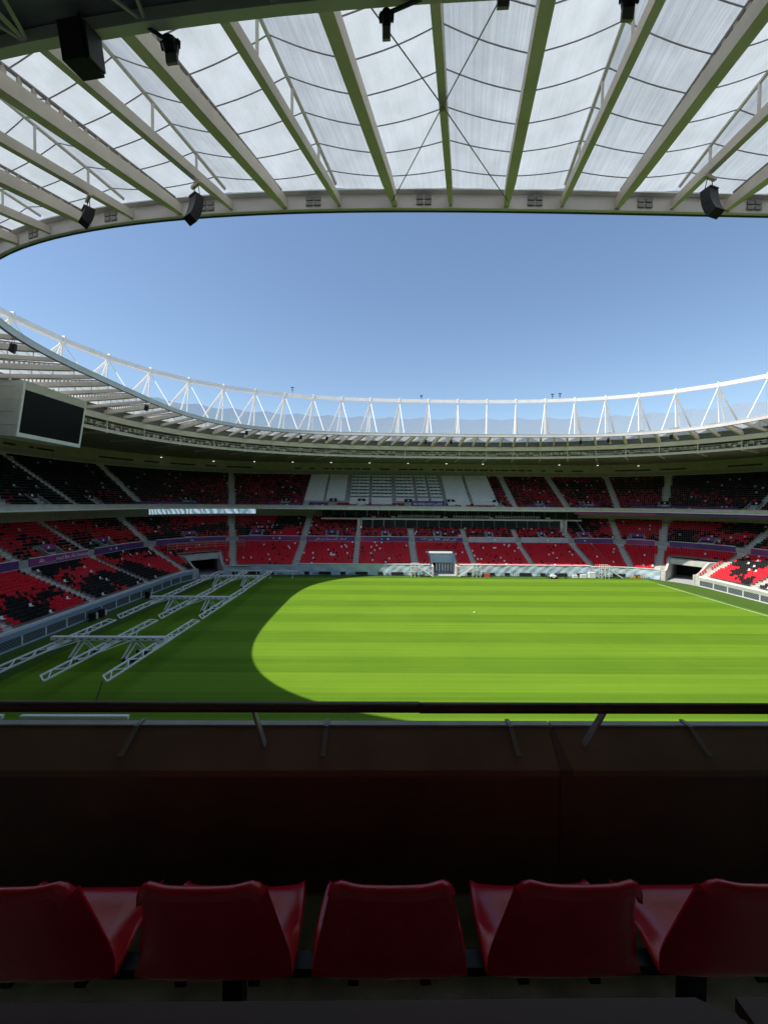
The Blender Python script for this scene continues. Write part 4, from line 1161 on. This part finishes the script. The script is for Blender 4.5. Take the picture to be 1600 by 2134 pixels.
# ================================================================== FOREGROUND: PARAPET, RAIL, SEATS
par = thing('parapet', 'dark brown parapet wall in front of the front row', 'wall', (0, 2.0, 17.1))
YP = 2.0
JX = .925
def front(name, x0, x1, y0, y1, z0, z1, m, parent=par, **k): return MB().box(((x0+x1)/2, (y0+y1)/2, (z0+z1)/2), x1-x0, y1-y0, z1-z0).build(name, m, parent)
XL, XR = CX-HX+R0-2, CX+HX-R0-28
front('core_wall', XL, XR, 1.86, YP+.24, 16.95, 17.60, 'maroon_panel')
YB, ZB, ZT = 1.822, 17.708, 17.818            # foot of the sloping band, and its top
for x0, x1 in ((XL, JX-.004), (JX+.004, XR)):
    MB().hexa([(x0, YB, ZB-.03), (x1, YB, ZB-.03), (x1, YP, ZT-.03), (x0, YP, ZT-.03)], [(x0, YB, ZB), (x1, YB, ZB), (x1, YP, ZT), (x0, YP, ZT)]).build('upper_panel', 'brown_panel', par)
    front('lower_panel', x0, x1, YB+.004, YB+.036, 17.1, ZB-.031, 'maroon_panel')
    front('cap_strip', x0, x1, YP+.001, YP+.040, ZT-.04, ZT+.008, 'cap_grey')
MB().hexa([(JX-.03, YB-.004, ZB-.02), (JX+.03, YB-.004, ZB-.02), (JX+.03, YP-.02, ZT-.031), (JX-.03, YP-.02, ZT-.031)], [(JX-.03, YB-.004, ZB+.004), (JX+.03, YB-.004, ZB+.004), (JX+.012, YP-.02, ZT-.006), (JX-.012, YP-.02, ZT-.006)]).build('joint_cover', 'maroon_panel', par)
front('joint_strip', JX-.028, JX+.028, YB-.004, YB+.003, 17.12, ZB-.025, 'maroon_panel')
rl = thing('hand_rail', 'round dark brown handrail running above the parapet', 'railing', (0, 1.74, 18.05))
ZL = 18.062
MB().tube((XL, 1.74, ZL), (.1945, 1.74, ZL), .0235, 16).build('tube', 'rail_brown', rl, smooth=True)
MB().tube((.196, 1.74, ZL-.003), (XR, 1.74, ZL-.003), .0235, 16).build('tube', 'rail_brown', rl, smooth=True)
for xb in (-2.24, -.565, 1.06, 2.7):
    mb = MB(); prof = [(1.735, 18.045), (1.765, 18.045), (1.90, 17.83), (1.935, 17.775), (1.915, 17.755), (1.875, 17.80), (1.83, 17.88)]
    for e in (-.006, .006): mb.poly([(xb+e+.03*(y-1.74)*0, y, z) for y, z in (prof if e < 0 else prof[::-1])])
    k = len(prof)
    for i in range(k): mb.f.append((i, (i+1) % k, k+(k-1-(i+1) % k), k+(k-1-i))); mb.mi.append(0)
    mb.build('bracket', 'cap_grey', rl)
for xs in (-2.15, -1.245, -.262, .705, 1.66, 2.6):
    st = MB().box((xs, YP+.012, ZT+.0125), .022, .07, .006)
    d_ = Vector((0, YB-YP, ZB-ZT)).normalized(); n_ = Vector((1, 0, 0)).cross(d_); n_ = n_ if n_.z > 0 else -n_
    st.box(Vector((xs, YP-.025, ZT+.009))+d_*.06-n_*.002, .022, .15, .005, (1, 0, 0), d_).box(Vector((xs, YP-.025, ZT+.010))+d_*.13-n_*.002, .026, .025, .010, (1, 0, 0), d_)
    st.build('strap', 'grey_steel', par)

# front row seats (monobloc shells seen from behind)
def cr(vals, t):
    n = len(vals)-1; x = min(max(t, 0), 1)*n; i = min(int(x), n-1); f = x-i
    p = [vals[max(i-1, 0)], vals[i], vals[i+1], vals[min(i+2, n)]]
    return .5*((2*p[1])+(-p[0]+p[2])*f+(2*p[0]-5*p[1]+4*p[2]-p[3])*f*f+(-p[0]+3*p[1]-3*p[2]+p[3])*f**3)
def front_seat(xc, label):
    th = thing('bucket_seat', label, 'seat', (xc, 1.2, 17.1), 'red front row seats')
    PY = [1.044, 1.050, 1.060, 1.077, 1.098, 1.116, 1.132, 1.170, 1.245, 1.340, 1.420, 1.458, 1.470]
    PZ = [17.893, 17.906, 17.897, 17.825, 17.72, 17.62, 17.552, 17.520, 17.508, 17.503, 17.505, 17.492, 17.46]
    PW = [.160, .168, .175, .188, .208, .228, .240, .244, .246, .242, .232, .218, .20]
    nu, nv = 24, 72; mb = MB()
    for j in range(nv+1):
        t = j/nv; y, z, wd = cr(PY, t), cr(PZ, t), cr(PW, t)
        tb = max(0, min(1, (t-.44)/.14)); tb = tb*tb*(3-2*tb)       # 0 on the back, 1 on the pan
        for i in range(nu+1):
            u = -1+2*i/nu; a = abs(u)
            e = max(0, (a-.45)/.55)**2
            yy = y+(1-tb)*((.010+.030*min(1, t/.40))*e+.004*u*u) - (.0 if tb > .01 else 0)
            zz = z+(.060*e*max(0, min(1, (t-.54)/.14))*(1-.75*max(0, (t-.68)/.32)))
            k = 0
            if t < .20: zz -= .034*max(0, (a-.80)/.20)**2.2; zz += .006*a*a
            if t > .88: yy -= .04*max(0, (a-.7)/.3)**2
            mb.v.append((xc+wd*u, yy, zz))
    for j in range(nv):
        for i in range(nu): mb.f.append((j*(nu+1)+i, j*(nu+1)+i+1, (j+1)*(nu+1)+i+1, (j+1)*(nu+1)+i)); mb.mi.append(0)
    sh = mb.build('shell', 'front_seat_red', th, smooth=True)
    md = sh.modifiers.new('thick', 'SOLIDIFY'); md.thickness = .012; md.offset = 1
    bv = sh.modifiers.new('round', 'BEVEL'); bv.width = .004; bv.segments = 2; bv.limit_method = 'ANGLE'
    for e in (-.115, .115):
        MB().box((xc+e, 1.215, 17.482), .034, .07, .026).box((xc+e, 1.235, 17.465), .02, .02, .02).build('seat_clip', 'black_plastic', th)
    return th
for k, xc in enumerate([.048+.543*q for q in range(-3, 4)]):
    if k in (0, 6): continue
    front_seat(xc, ['', 'red front row seat cut by the left edge', 'red front row seat left of the middle one', 'middle red front row seat straight ahead of the viewer',
                   'red front row seat right of the middle one', 'red front row seat cut by the right edge', ''][k])
sr = thing('seat_rail', 'black steel rail carrying the front row seats', 'rail', (0, 1.2, 17.1))
MB().box((.1, 1.21, 17.505), 5.2, .05, .03).build('beam', 'black_plastic', sr)
for x in (-1.9, -.45, 1.04, 2.4): MB().box((x, 1.21, 17.30), .06, .05, .378).box((x, 1.2, 17.117), .16, .2, .012).build('post', 'black_plastic', sr)
g = MB(); g.box((-.2, 1.335, 17.106), 8, .93, .008); g.build('brightened_floor', 'brightened_concrete', kind='structure')  # slab added over the terrace, its paler colour standing in for light
# desk board in front of the camera
dk = thing('viewing_desk', 'dark maroon desk board at the very bottom of the picture', 'desk', (0, .7, 17.6))
dz = 18.0
def board(x0, x1, ch):
    mb = MB(); pts = [(x0, .38), (x1, .38), (x1, .712), (x1-ch, .748), (x0, .748)]
    mb.poly([(x, y, dz) for x, y in pts]); mb.poly([(x, y, dz-.03) for x, y in pts[::-1]]); k = len(pts)
    for i in range(k): a, b_ = pts[i], pts[(i+1) % k]; mb.quad((*b_, dz), (*a, dz), (*a, dz-.03), (*b_, dz-.03))
    return mb.build('board', 'maroon_desk', dk)
board(-2.0, .722, .07); board(.735, 2.2, .05)
for x in (-1.6, 1.9, .9): MB().box((x, .45, 17.79), .05, .05, .36).build('desk_leg', 'dark_steel', dk)
print('objects', len(bpy.data.objects), 'seats', len(seats))
